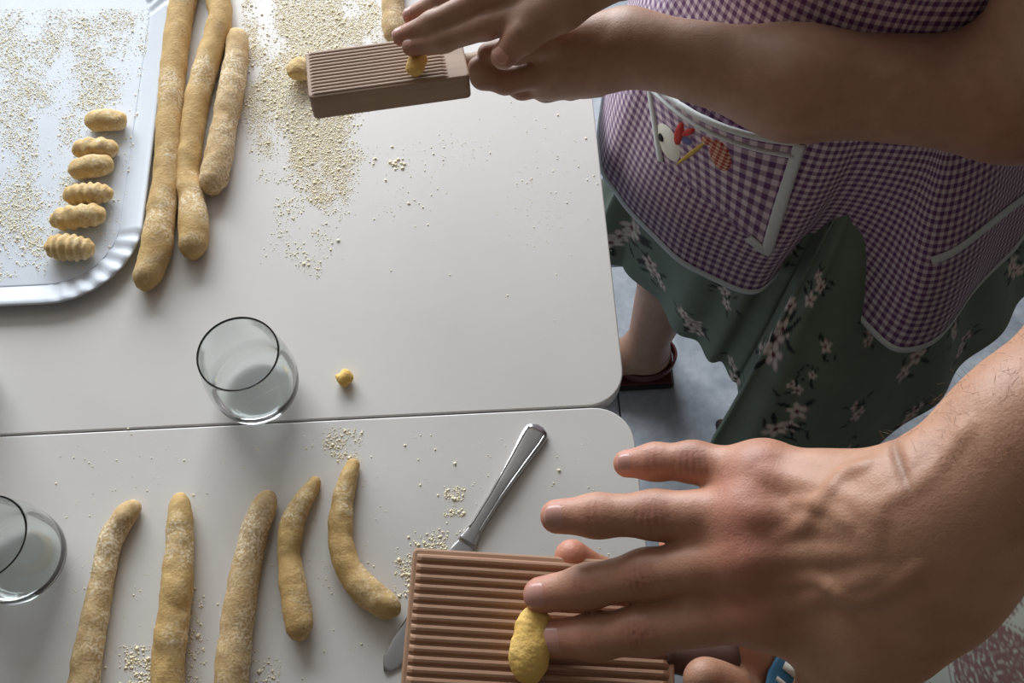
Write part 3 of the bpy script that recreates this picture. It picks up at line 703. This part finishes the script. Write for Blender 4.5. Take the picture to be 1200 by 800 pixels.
    o = mesh('body', V, Q, M['skin'], None, col=skincol(V, (168, 132, 110), spots, b.cr)); child_world(o, root)
    for t_, p_, n_, r_ in nails: child_world(nail(root, t_, p_, n_, r_, .0048 * r_ / .0072, .0058 * r_ / .0072), root)
    # face and hair
    for s in (-1, 1):
        bm = bmesh.new(); bmesh.ops.create_uvsphere(bm, u_segments=12, v_segments=8, radius=.011, matrix=Matrix.Translation((cx - .074, cy + s * .03, 1.575))); child_world(bmobj('eye', bm, M['white'], None, True), root)
    bm = bmesh.new(); bmesh.ops.create_uvsphere(bm, u_segments=16, v_segments=8, radius=.012, matrix=Matrix.Translation((cx - .076, cy, 1.513)) @ Matrix.Diagonal((.6, 1.8, .5, 1))); child_world(bmobj('mouth', bm, M['red'], None, True), root)
    h = Body(); h.add([prim((cx + .03, cy, 1.60), (cx + .03, cy, 1.63), .088, .086), prim((cx + .06, cy, 1.56), (cx + .075, cy, 1.45), .07, .05)], .03, .02); lo, hi = autobounds(h); a_, q_ = h.mesh(.006, lo, hi); child_world(mesh('hair', a_, q_, M['hair']), root)
    # --- apron
    H = [at(*p) for p in ((703, 190, .70), (728, 232, .69), (757, 268, .69), (800, 305, .685), (845, 334, .68), (882, 343, .68), (906, 326, .685), (924, 302, .69), (958, 318, .69), (1000, 362, .68), (1038, 404, .68), (1064, 414, .68), (1096, 398, .685), (1135, 352, .69), (1200, 270, .70))]
    H = np.array(H + [np.array(p) for p in ((.60, .66, .70), (.56, .80, .70), (.45, .88, .70), (.32, .89, .70), (.2, .84, .7), (.145, .75, .7))])
    an = hem_angles(H, C)
    E1 = lambda a, b_, zz, x=cx: ell(an, x, cy, a, b_, zz)
    mixr = lambda e, w, zz: np.concatenate([(e * (1 - w) + H * w)[:, :2], np.full((len(H), 1), zz)], 1)
    rings = [E1(.075, .11, 1.43, cx + .03), E1(.105, .185, 1.375, cx + .015), E1(.135, .19, 1.28), E1(.150, .18, 1.16), E1(.152, .172, 1.07), E1(.160, .178, .98), mixr(E1(.172, .19, .9), .25, .90), mixr(E1(.18, .20, .8), .62, .80), mixr(E1(.18, .2, .7), .9, .725), H]
    nr, nc = 110, 420; A = loft_rings(rings, nr, nc)
    for i in range(nr):
        w = np.clip((i / nr - .35) / .6, 0, 1)
        for j in range(nc):
            p = A[i, j]; A[i, j, :2] += np.array(noise.noise_vector(Vector((p[0] * 14, p[1] * 14, p[2] * 5))))[:2] * .006 * (.25 + w)
    u = np.r_[0, np.cumsum(np.linalg.norm(np.diff(A[int(nr * .86)], axis=0), axis=1))]; v = np.r_[0, np.cumsum(np.linalg.norm(np.diff(A, axis=0), axis=2).mean(1))]
    uv = np.stack(np.broadcast_arrays(u[None], v[:, None]), -1).reshape(-1, 2)
    ap = child_world(mesh('apron', A.reshape(-1, 3), gridfaces(nr, nc, True).tolist(), M['gingham'], None, uv=uv), root)
    m = ap.modifiers.new('thick', 'SOLIDIFY'); m.thickness = .0012; m.offset = 0
    S = Surf(A)
    # hem tape
    Nn = np.cross(np.roll(A[-1], -1, 0) - np.roll(A[-1], 1, 0), A[-2] - A[-1]); Nn /= np.linalg.norm(Nn, axis=1)[:, None]; out = A[-1] - np.array([cx, cy, .7]); Nn *= np.sign((Nn * out).sum(1))[:, None]
    dn = A[-1] - A[-4]; dn /= np.linalg.norm(dn, axis=1)[:, None]
    rows = [A[-1] - dn * .008 + Nn * .0012, A[-1] - dn * .006 + Nn * .0022, A[-1] + dn * .001 + Nn * .0022, A[-1] + dn * .0022, A[-1] - Nn * .002]
    child_world(mesh('hem_tape', np.concatenate(rows), gridfaces(5, nc, True).tolist(), M['trim']), ap)
    # pocket
    quad = [(764, 90), (938, 164), (899, 292), (778, 186)]
    P, N = patch(S, quad, 30, 26, lambda u_, v_: .0025 + .020 * np.sin(np.pi * np.clip(u_, 0, 1)) * (1 - v_) ** 1.2)
    nu, nv = 30, 26; uu = np.linspace(0, .105, nu); vv = np.linspace(0, .085, nv)
    pk = child_world(mesh('pocket', P.reshape(-1, 3), gridfaces(nv, nu, False).tolist(), M['gingham2'], None, uv=np.stack(np.broadcast_arrays(uu[None], vv[:, None]), -1).reshape(-1, 2)), ap)
    m = pk.modifiers.new('thick', 'SOLIDIFY'); m.thickness = .0012
    SP = BVHTree.FromPolygons([Vector(q) for q in P.reshape(-1, 3)], [tuple(f) for f in gridfaces(nv, nu, False).tolist()])
    for nm, path, nrm, half in (('pocket_tape', np.concatenate([P[:, -1], P[-1, ::-1][1:6]]), np.concatenate([N[:, -1], N[-1, ::-1][1:6]]), .0052), ('pocket_tape', P[0], N[0], .0028), ('pocket_tape', P[:, 0], N[:, 0], .0035), ('pocket_tape', P[3], N[3], .0012)):
        a_, f_ = strip(path, nrm, half, .0028); q = child_world(mesh(nm, a_, f_, M['trim']), ap); q.modifiers.new('thick', 'SOLIDIFY').thickness = .001
    # second tape on the apron side
    path, nrm = S.path([(1091, 304), (1115, 294), (1140, 276), (1170, 252), (1215, 218)], 30); a_, f_ = strip(path, nrm, .0048, .003); q = child_world(mesh('side_tape', a_, f_, M['trim']), ap); q.modifiers.new('thick', 'SOLIDIFY').thickness = .001
    # goose applique on the pocket
    class PS: pass
    ps = Surf.__new__(Surf); ps.t = SP; ps.back = S
    sh = lambda nm, mat, poly, lift, uvs=None: shape_on(ps, poly, nm, M[mat], ap, lift, 3, uvs)
    sh('applique_bird', 'white', oval(784, 166, 27, 12, 66), .0022); sh('applique_eye', 'black', oval(777, 160, 6.5, 2.8, 70, 12), .0034)
    sh('applique_bow', 'red', oval(797, 156, 5.5, 15, 12, 14), .003); sh('applique_bow', 'red', oval(808, 154, 9, 4, -25, 12), .003)
    sh('applique_patch', 'purple', oval(806, 164, 8, 5, 30, 12), .002); sh('applique_stem', 'gold', oval(812, 178, 24, 3.0, -38, 16), .003)
    sh('applique_scarf', 'redcheck', oval(845, 181, 21, 12, 66), .0026, True); sh('applique_scarf', 'redcheck', oval(830, 164, 9, 5, 25, 14), .0026, True)
    # --- skirt
    G = [at(*p) for p in ((690, 300, .43), (733, 314, .43), (762, 347, .43), (792, 382, .43), (830, 416, .43), (858, 440, .43), (866, 468, .43), (858, 496, .43), (834, 518, .43), (880, 560, .43), (960, 566, .43), (1050, 510, .43), (1115, 446, .43), (1195, 358, .43), (1255, 275, .43))]
    G = np.array(G + [np.array(p) for p in ((.70, .80, .43), (.60, .92, .43), (.46, .96, .43), (.32, .95, .43), (.22, .88, .43), (.165, .78, .43))])
    an2 = hem_angles(G, C); E2 = lambda a, b_, zz: ell(an2, cx + .01, cy, a, b_, zz)
    mx = lambda e, w, zz: np.concatenate([(e * (1 - w) + G * w)[:, :2], np.full((len(G), 1), zz)], 1)
    rings = [E2(.125, .145, 1.0), E2(.135, .155, .9), mx(E2(.135, .155, .8), .15, .80), mx(E2(.14, .16, .7), .38, .68), mx(E2(.15, .17, .6), .72, .55), G]
    nr, nc = 210, 640; K = loft_rings(rings, nr, nc)
    for i in range(0, nr):
        w = i / nr; th = np.linspace(0, 2 * math.pi, nc, endpoint=False); rr = K[i, :, :2] - C
        K[i, :, :2] += rr / np.linalg.norm(rr, axis=1)[:, None] * (np.sin(th * 17 + 1.5 * np.sin(th * 5)) * .006 * w ** 1.3)[:, None]
    u = np.r_[0, np.cumsum(np.linalg.norm(np.diff(K[int(nr * .8)], axis=0), axis=1))]; v = np.r_[0, np.cumsum(np.linalg.norm(np.diff(K, axis=0), axis=2).mean(1))]
    UV = np.stack(np.broadcast_arrays(u[None], v[:, None]), -1).reshape(-1, 2); KV = K.reshape(-1, 3)
    S2 = Surf(K); col = np.tile(lin((108, 124, 108)), (len(KV), 1)); rng = np.random.default_rng(4)
    def dab(cu, cv, a, b_, rot, c_, edge=None):
        d = UV - (cu, cv); d[:, 0] -= np.round(d[:, 0] / u[-1]) * u[-1]
        near = np.abs(d).max(1) < max(a, b_) * 1.3; q = d[near]; co, si = math.cos(rot), math.sin(rot); x = (q[:, 0] * co + q[:, 1] * si) / a; y = (-q[:, 0] * si + q[:, 1] * co) / b_
        r = np.sqrt(x * x + y * y); w = np.clip((1.12 - r) / .24, 0, 1)[:, None]; base = col[near]
        cc = np.tile(lin(c_), (len(r), 1))
        if edge is not None: e = np.clip((r - .6) / .3, 0, 1)[:, None] * .75; cc = cc * (1 - e) + lin(edge) * e
        col[near] = base * (1 - w) + cc * w
    def blossom(cu, cv, s):
        rot = rng.uniform(0, 6.28)
        for k in range(2): t = rng.uniform(0, 6.28); dab(cu + math.cos(t) * s * 1.5, cv + math.sin(t) * s * 1.5, s * .75, s * .22, t, (24, 34, 32))
        for k in range(5):
            t = rot + k * 1.257 + rng.uniform(-.2, .2); dab(cu + math.cos(t) * s * .55, cv + math.sin(t) * s * .55, s * .55, s * .33, t, (226, 214, 206), (112, 66, 66) if k % 2 else (170, 142, 136))
        dab(cu, cv, s * .22, s * .22, 0, (104, 44, 50))
    def cluster(cu, cv, s, n):
        t = rng.uniform(1.0, 2.1)
        dab(cu, cv, s * n * .8, s * .10, t, (52, 70, 58))
        for k in range(n): o_ = (k - (n - 1) / 2) * s * 1.25; blossom(cu + math.cos(t) * o_ + rng.normal(0, s * .35), cv + math.sin(t) * o_ + rng.normal(0, s * .3), s * rng.uniform(.7, 1.1))
        for k in range(3): q = rng.uniform(0, 6.28); dab(cu + math.cos(q) * s * 2.0, cv + math.sin(q) * s * 2.2, s * .6, s * .16, rng.uniform(0, 3.1), (20, 28, 28))
    used = []
    for px, py, s, n in ((735, 268, .015, 4), (768, 318, .011, 3), (852, 350, .009, 2), (915, 385, .014, 4), (958, 340, .010, 3), (895, 408, .009, 2), (930, 450, .009, 2), (925, 492, .011, 3), (1064, 430, .012, 2), (858, 432, .010, 2), (970, 408, .007, 1), (1005, 478, .009, 2), (955, 438, .006, 1), (1130, 400, .010, 2), (1190, 315, .012, 3)):
        h = S2.hit(px, py)
        if h is None: continue
        i = np.argmin(((KV - h[0]) ** 2).sum(1)); used.append(UV[i]); cluster(UV[i, 0], UV[i, 1], s * 1.2, n)
    for k in range(110):
        q = np.array([rng.uniform(0, u[-1]), rng.uniform(v[-1] * .25, v[-1])])
        if min(np.linalg.norm(q - p) for p in used) < .065: continue
        used.append(q); cluster(q[0], q[1], rng.uniform(.009, .013), rng.integers(2, 5))
    sk = child_world(mesh('skirt', KV, gridfaces(nr, nc, True), M['cloth'], None, col=col), root); m = sk.modifiers.new('thick', 'SOLIDIFY'); m.thickness = .001
    # --- short sleeves and sandals
    for sh_, e in ((LSH, El), (RSH, Er)):
        u_ = np.linspace(0, .42, 8)[:, None]; a_, f_ = tube(sh_ + [0, 0, .012] + (e - sh_) * u_, np.linspace(.058, .061, 8), 24, False); q = child_world(mesh('sleeve', a_, f_, M['gingham'], None, uv=a_[:, [0, 2]]), root); q.modifiers.new('thick', 'SOLIDIFY').thickness = .0015
    for q in (rl, ll):
        A_ = q[-1]; sd = child_world(boxobj('sandal', (A_[0] - .205, A_[0] + .056, A_[1] - .042, A_[1] + .042, .001, .020), M['sole'], None, .008, 3), root)
        q_ = child_world(boxobj('insole', (A_[0] - .20, A_[0] + .052, A_[1] - .038, A_[1] + .038, .0195, .024), M['sandal'], None, .002, 1), sd); q_.matrix_parent_inverse = Matrix.Identity(4)
        t = np.linspace(0, 2 * math.pi, 40)
        def band(cx_, cz_, rx_, ry_, tilt, hw):
            V_ = []
            for q_ in t[:-1]:
                x_, y_ = cx_ + rx_ * math.cos(q_), A_[1] + ry_ * math.sin(q_); zc = cz_ + (x_ - cx_) * tilt
                for k_, (dz, e_) in enumerate(((-hw, 0), (-hw * .6, .002), (hw * .6, .002), (hw, 0))): V_.append((x_ + e_ * math.cos(q_), y_ + e_ * math.sin(q_), zc + dz))
            o_ = mesh('strap', V_, [f[::-1] for f in gridfaces(39, 4, False).tolist()] + [(38 * 4 + k_, k_, k_ + 1, 38 * 4 + k_ + 1) for k_ in range(3)], M['sandal']); o_.modifiers.new('thick', 'SOLIDIFY').thickness = .003
            child_world(o_, sd); sd_inv = Matrix.Translation((0, 0, 0)); o_.matrix_parent_inverse = sd_inv
        band(A_[0] + .003, A_[2] - .012, .038, .037, -.1, .011); band(A_[0] + .006, A_[2] - .050, .049, .040, .25, .012)
woman()

# ------------------------------------------------------------------ person with bare hands
def man():
    root = thing('person', 'person in a pale printed apron pressing dough with a large bare hand', 'person', (.56, .02, 0))
    b = Body(); spots = []; nails = []; kn = []
    W = cp(1082, 648, .388); Fm = cp(1215, 520, .374); E = np.array([.42, .31, 1.265])
    MC = [cp(893, 712, .427), cp(884, 653, .421), cp(886, 604, .424), cp(896, 557, .433)]
    n = np.cross(MC[0] - W, MC[3] - W); n /= np.linalg.norm(n); n = n if n[2] > 0 else -n
    side = MC[3] - MC[0]; side /= np.linalg.norm(side)
    ax = W - MC[1]; ax /= np.linalg.norm(ax)
    U0, U1 = cp(1063, 600, .386), cp(1206, 498, .376); R0, R1 = cp(1092, 688, .393), cp(1215, 548, .380)
    b.add([prim(U0, U1, .0225, .0225, n, 1.06), prim(R0, R1, .0225, .0235, n, 1.06), prim(U1, E + [0, .012, 0], .0225, .036), prim(R1, E + [0, -.02, 0], .0235, .036), prim(W, Fm, .022, .024)], .02, .01)
    Rm = (.0150, .0142, .0138, .0145); Wk = [W + (R0 - W) * .75, W + (R0 - W) * .25, W + (U0 - W) * .3, W + (U0 - W) * .8]
    b.add([prim(w, m - n * .003, .020, r, n, 1.22) for w, m, r in zip(Wk, MC, Rm)] + [prim(Wk[0] * .5 + MC[0] * .5 - n * .008, Wk[3] * .5 + MC[3] * .5 - n * .008, .016, .016)], .014, .022)
    F_ = [([(757, 737, .446), (698, 746, .457), (650, 748, .4645)], [.0138, .0112, .0102, .0090]),
          ([(757, 673, .445), (689, 687, .457), (634, 697, .4670)], [.0132, .0108, .0097, .0086]),
          ([(768, 603, .444), (700, 604, .452), (653, 605, .4570)], [.0128, .0104, .0094, .0080]),
          ([(812, 541, .450), (768, 541, .456), (735, 543, .4600)], [.0118, .0088, .0079, .0066])]
    for i, ((P, r), m) in enumerate(zip(F_, MC)):
        Q = [m - n * .002] + [cp(*p) for p in P]; b.add(chain(Q, r), .006, .011, Q[0] * .75 + Q[1] * .25, .026)
        fa = Q[2] - Q[1]; fa /= np.linalg.norm(fa); fn = n - fa * (n @ fa); fn /= np.linalg.norm(fn)
        kn.append((Q[1] + fn * r[1], fa, Q[2] + fn * r[2]))
        nails.append((Q[-1], Q[-2], fn, r[-1])); spots += [(Q[1] + fn * r[1], .010, (168, 104, 90), .6), (Q[2] + fn * r[2], .008, (196, 126, 110), .4), (Q[-1], .013, (214, 140, 126), .55), (m + n * .012, .016, (186, 112, 98), .5), (Q[0] * .5 + Q[1] * .5, .018, (198, 140, 118), .25)]
        b.add([prim(m + n * .0035, m + n * .0035, .0118, .0118)], .006, .012)                 # knuckle
    TQ = [cp(1035, 745, .408), cp(985, 815, .430), cp(925, 868, .452), cp(880, 895, .466)]; b.add(chain(TQ, [.022, .0165, .0125, .0105]), .012, .02); b.add([prim(cp(1005, 758, .423), cp(935, 728, .432), .015, .0125)], .012, .018)
    # tendons and veins run just under the traced skin
    for pts, rr, sink in (([(880, 655), (930, 648), (985, 645), (1030, 642)], .0050, .0058), ([(885, 604), (930, 607), (985, 615), (1030, 622)], .0050, .0058), ([(900, 560), (945, 570), (1000, 590), (1035, 604)], .0048, .0056), ([(895, 712), (945, 700), (1000, 682), (1040, 668)], .0050, .0058),
                          ([(910, 630), (940, 618), (966, 592), (990, 560), (1020, 548)], .0030, .0037), ([(918, 682), (960, 676), (1000, 700), (1040, 690), (1080, 660)], .0030, .0037), ([(935, 590), (966, 592), (1000, 612)], .0028, .0036), ([(1040, 590), (1090, 560), (1140, 500)], .0032, .0040)):
        Q = []
        for q in crom(np.array(pts, float), len(pts) * 3, False): p, d = trace(b, *q); Q.append(p + d * sink)
        b.add(chain(Q, [rr] * len(Q)), .003, .0042 if rr > .004 else .003)
    for c0_, fa, c1_ in kn:
        for d, am in ((-.0075, .0005), (-.0048, .0007), (-.0022, .0009), (.0006, .0010), (.0034, .0008), (.0064, .0005)): b.crease(c0_ + fa * d, fa + side * .18 * (d / .006), am, .00085, .0078)
        for d in (-.002, .0012): b.crease(c1_ + fa * d, fa, .00055, .0008, .006)
    for q, a_ in (((1047, 527), .0014), ((1055, 540), .0009), ((1062, 560), .0006)): b.crease(trace(b, *q)[0], ax + side * .25, a_, .0018, .013)
    # left hand under the board
    Wl = cp(962, 842, .536); El = np.array([.40, -.16, 1.02]); b.add([prim(Wl, El, .026, .042)], .01, .01)
    b.add([prim(Wl, cp(845, 765, .522), .024, .017), prim(Wl, cp(872, 745, .526), .023, .016), prim(cp(850, 775, .524), cp(872, 740, .524), .016, .015)], .02, .02)
    for P, r in (([(838, 758, .519), (752, 712, .5135), (702, 676, .510), (670, 652, .499)], [.0130, .0105, .0098, .0088]), ([(858, 745, .521), (822, 690, .517), (804, 662, .511), (792, 640, .498)], [.0128, .0104, .0096, .0086]), ([(880, 735, .522), (864, 690, .520), (850, 662, .514), (842, 650, .503)], [.0122, .0098, .009, .008])):
        Q = [cp(*p) for p in P]; b.add(chain(Q, r), .005, .01, Q[0], .025); spots.append((Q[-1], .014, (220, 138, 118), .6))
    Q = [cp(866, 838, .532), cp(858, 820, .498), cp(846, 806, .478), cp(826, 796, .470)]; b.add(chain(Q, [.016, .0140, .0125, .0105]), .010, .015, Q[0], .04)
    SHR = np.array([.56, .215, 1.50]); SHL = np.array([.56, -.175, 1.50])
    b.add([prim(E, SHR + [0, .02, -.02], .042, .052), prim(El, SHL + [0, -.02, -.02], .043, .052)], .02, .03)
    lo, hi = autobounds(b); V1, Q1 = b.mesh(.0012, lo, hi)
    c = Body(); cx, cy = .575, .02
    c.add([prim((cx, cy - .09, zz), (cx, cy + .09, zz), r, r) for zz, r in ((.98, .11), (1.12, .105), (1.28, .115), (1.42, .10))], .06, .05)
    c.add([prim(SHR, (cx, cy + .08, 1.48), .055, .06), prim(SHL, (cx, cy - .08, 1.48), .055, .06), prim((cx + .01, cy, 1.50), (cx, cy, 1.62), .06, .058)], .04, .05)
    c.add([prim((cx, cy, 1.70), (cx, cy, 1.76), .078, .086), prim((cx - .055, cy, 1.655), (cx - .05, cy, 1.67), .032, .034)], .04, .03); c.add([prim((cx - .085, cy, 1.725), (cx - .102, cy, 1.70), .01, .014)], .01, .012)
    c.add([prim((cx + .015, cy + s * .086, 1.70), (cx + .015, cy + s * .09, 1.735), .013, .015) for s in (-1, 1)], .01, .008)
    for s in (-1, 1): c.add(chain([np.array(p) for p in ((cx, cy + s * .09, .95), (cx, cy + s * .1, .52), (cx + .02, cy + s * .1, .09))], [.09, .058, .042]), .02, .04)
    lo, hi = autobounds(c); V2, Q2 = c.mesh(.007, lo, hi); V = np.concatenate([V1, V2]); Q = np.concatenate([Q1, Q2 + len(V1)])
    child_world(mesh('body', V, Q, M['skin'], None, col=skincol(V, (186, 142, 116), spots, b.cr)), root)
    for t_, p_, n_, r_ in nails: child_world(nail(root, t_, p_, n_, r_, .0056 * r_ / .0085, .0070 * r_ / .0085), root)
    # fine hair on the forearm
    rng = np.random.default_rng(3); a0 = W + (E - W) * .06; dirf = (E - W) / np.linalg.norm(E - W); cand = V1[((V1 - a0) @ dirf > 0) & ((V1 - a0) @ dirf < .20) & (V1[:, 1] > -.05) & (V1[:, 2] > 1.12)]
    P = cand[rng.integers(0, len(cand), 1800)]; axc = a0 + ((P - a0) @ dirf)[:, None] * dirf; out = P - axc; out /= np.linalg.norm(out, axis=1)[:, None]; HV = []; HF = []
    for k, (p, o_) in enumerate(zip(P, out)):
        d = -dirf * .45 + o_ * rng.uniform(.25, .7) + rng.normal(0, .35, 3); d /= np.linalg.norm(d); L_ = rng.uniform(.004, .010); sd_ = np.cross(d, o_); sd_ /= np.linalg.norm(sd_) + 1e-9; w_ = .00006
        HV += [p - sd_ * w_, p + sd_ * w_, p + o_ * w_ * 1.5, p + d * L_ * .5 + o_ * .0004 - sd_ * w_ * .7, p + d * L_ * .5 + o_ * .0004 + sd_ * w_ * .7, p + d * L_]; q = k * 6; HF += [(q, q + 1, q + 4, q + 3), (q + 1, q + 2, q + 4), (q + 2, q, q + 3, q + 4), (q + 3, q + 4, q + 5)]
    hh_ = child_world(mesh('arm_hair', HV, HF, M['armhair']), root); hh_['kind'] = 'stuff'
    for s in (-1, 1):
        bm = bmesh.new(); bmesh.ops.create_uvsphere(bm, u_segments=12, v_segments=8, radius=.011, matrix=Matrix.Translation((cx - .079, cy + s * .032, 1.735))); child_world(bmobj('eye', bm, M['white'], None, True), root)
    bm = bmesh.new(); bmesh.ops.create_uvsphere(bm, u_segments=16, v_segments=8, radius=.012, matrix=Matrix.Translation((cx - .082, cy, 1.668)) @ Matrix.Diagonal((.6, 1.9, .45, 1))); child_world(bmobj('mouth', bm, M['red'], None, True), root)
    h = Body(); h.add([prim((cx + .025, cy, 1.765), (cx + .025, cy, 1.785), .09, .086)], .03, .02); lo, hi = autobounds(h); a_, q_ = h.mesh(.006, lo, hi); child_world(mesh('hair', a_, q_, M['hair']), root)
    # shirt with short sleeves, trousers, shoes
    an = np.linspace(0, 2 * math.pi, 24, endpoint=False)
    A = loft_rings([ell(an, cx, cy, .08, .09, 1.565), ell(an, cx, cy, .125, .21, 1.50), ell(an, cx, cy, .135, .205, 1.40), ell(an, cx, cy, .135, .2, 1.2), ell(an, cx, cy, .135, .205, .92)], 40, 72)
    q = child_world(mesh('shirt', A.reshape(-1, 3), gridfaces(40, 72, True).tolist(), M['shirt']), root); q.modifiers.new('thick', 'SOLIDIFY').thickness = .0015
    for s_, e in ((SHR, E), (SHL, El)):
        a_, f_ = tube(s_ + (e - s_) * np.linspace(-.05, .62, 8)[:, None], np.linspace(.066, .062, 8), 24, False); q = child_world(mesh('sleeve', a_, f_, M['shirt']), root); q.modifiers.new('thick', 'SOLIDIFY').thickness = .0015
    t = Body(); t.add([prim((cx, cy - .07, .97), (cx, cy + .07, .97), .125, .125)], .02, .05)
    for s in (-1, 1): t.add(chain([np.array(p) for p in ((cx, cy + s * .09, .93), (cx, cy + s * .1, .52), (cx + .02, cy + s * .1, .06))], [.105, .08, .064]), .02, .04)
    lo, hi = autobounds(t); a_, q_ = t.mesh(.008, lo, hi); child_world(mesh('trousers', a_, q_, M['jeans']), root)
    for s in (-1, 1):
        f = Body(); f.add([prim((cx + .03, cy + s * .1, .045), (cx - .08, cy + s * .105, .04), .042, .038), prim((cx - .08, cy + s * .105, .036), (cx - .19, cy + s * .115, .032), .036, .030)], .03, .02)
        lo, hi = autobounds(f); a_, q_ = f.mesh(.006, lo, hi); a_[:, 2] = np.maximum(a_[:, 2], .001); child_world(mesh('shoe', a_, q_, M['shoe']), root)
    # printed apron hanging from the chest
    ys = np.linspace(-1, 1, 13)
    rows = []
    for zz, w, x0, bul in ((1.36, .11, .425, .02), (1.22, .14, .418, .03), (1.08, .21, .408, .06), (.95, .225, .392, .075), (.80, .23, .374, .085), (.65, .235, .366, .09), (.48, .24, .362, .09)):
        rows.append(np.stack([x0 + bul * np.abs(ys) ** 2.2 + .006 * np.sin(ys * 9 + zz * 3), cy + .01 + w * ys, np.full(13, zz)], -1))
    nr, nc = 330, 190; A = crom(np.array(rows), nr, False); A = np.stack([crom(A[i], nc, False) for i in range(nr)]); PV = A.reshape(-1, 3)
    px = pix(PV); Y, Z = PV[:, 1], PV[:, 2]; col = np.tile(lin((170, 176, 164)), (len(PV), 1)); mar = lin((104, 46, 50))
    nz = np.array([noise.noise(Vector((y * 260, z_ * 260, 0))) for y, z_ in zip(Y, Z)]); nz2 = np.array([noise.noise(Vector((y * 90, z_ * 90, 5))) for y, z_ in zip(Y, Z)])
    ia = np.argmin(((px - (1172, 775)) ** 2).sum(1)); yo, zo = Y[ia], Z[ia]
    for oy in (-.30, -.15, 0, .15):
        for oz in (-.36, -.18, 0, .18, .36):
            y = (Y - (yo + .0 + oy + (.07 if round(oz / .18) % 2 else 0))) / .055; z_ = (Z - (zo + oz)) / .075
            top = .55 - np.abs(((y + .5) % 1.0) - .5) * 1.5; inn = (np.abs(y) < .8) & (z_ > -1) & (z_ < top + .25); rim = (np.abs(y) < .92) & (z_ > -1.1) & (z_ < top + .36) & ~((np.abs(y) < .86) & (z_ > -1.05) & (z_ < top + .31))
            w = np.where(inn, np.clip(.85 - np.clip(nz * 2.2 - .1, 0, 1), 0, 1), 0); w = np.maximum(w, rim * .7); col = col * (1 - w[:, None]) + mar * w[:, None]
            sc = (np.abs(y) > 1.0) & (np.abs(y) < 1.35) & (np.abs(z_) < .8) & (nz2 > .1) & (nz > 0); col[sc] = lin((120, 122, 112))
    ap = child_world(mesh('printed_apron', PV, gridfaces(nr, nc, False), M['cloth'], None, col=col), root); ap.modifiers.new('thick', 'SOLIDIFY').thickness = .0012
    # light blue band with white marks on the left wrist
    c0 = cp(887, 777, .530); bd = Wl - cp(858, 757, .523); bd /= np.linalg.norm(bd); e1 = np.cross(bd, [0, 0, 1.]); e1 /= np.linalg.norm(e1); e2 = np.cross(e1, bd); V = []; nn = 48
    def skin_r(a, w):
        u_ = math.cos(a) * e1 + math.sin(a) * e2; rr = np.linspace(.008, .042, 69); d = b.ev(c0 + bd * w + rr[:, None] * u_); k = np.argmax(d > .0008); return rr[k] if d[k] > .0008 else .042
    RB = np.array([np.mean([max(skin_r(2 * math.pi * (k + m_) / nn, w) for w in (-.009, 0, .009)) for m_ in (-1, 0, 1)]) for k in range(nn)]) + .0006
    for w, ex_ in ((-.010, -.0006), (-.009, .0006), (.009, .0006), (.010, -.0006)):
        for k in range(nn): a = 2 * math.pi * k / nn; V.append(c0 + bd * w + (RB[k] + ex_) * (math.cos(a) * e1 + math.sin(a) * e2))
    wb_ = child_world(mesh('wristband', V, gridfaces(4, nn, True).tolist(), M['blue']), root); wb_.modifiers.new('thick', 'SOLIDIFY').thickness = .001
    for k in range(24):
        a = 2 * math.pi * k / 24; u_ = math.cos(a) * e1 + math.sin(a) * e2; tt = -math.sin(a) * e1 + math.cos(a) * e2; p0 = c0 + u_ * (RB[k * 2] + .0024)
        V = [p0 + bd * (x * .006) + tt * (y * (.0012 if k % 2 else .0022)) for x, y in ((-1, -1), (1, -1), (1, 1), (-1, 1))]
        o_ = mesh('printed_mark', V, [(0, 1, 2, 3)], M['white']); o_.modifiers.new('thick', 'SOLIDIFY').thickness = .0004; child_world(o_, wb_); o_.matrix_parent_inverse = Matrix.Identity(4)
man()
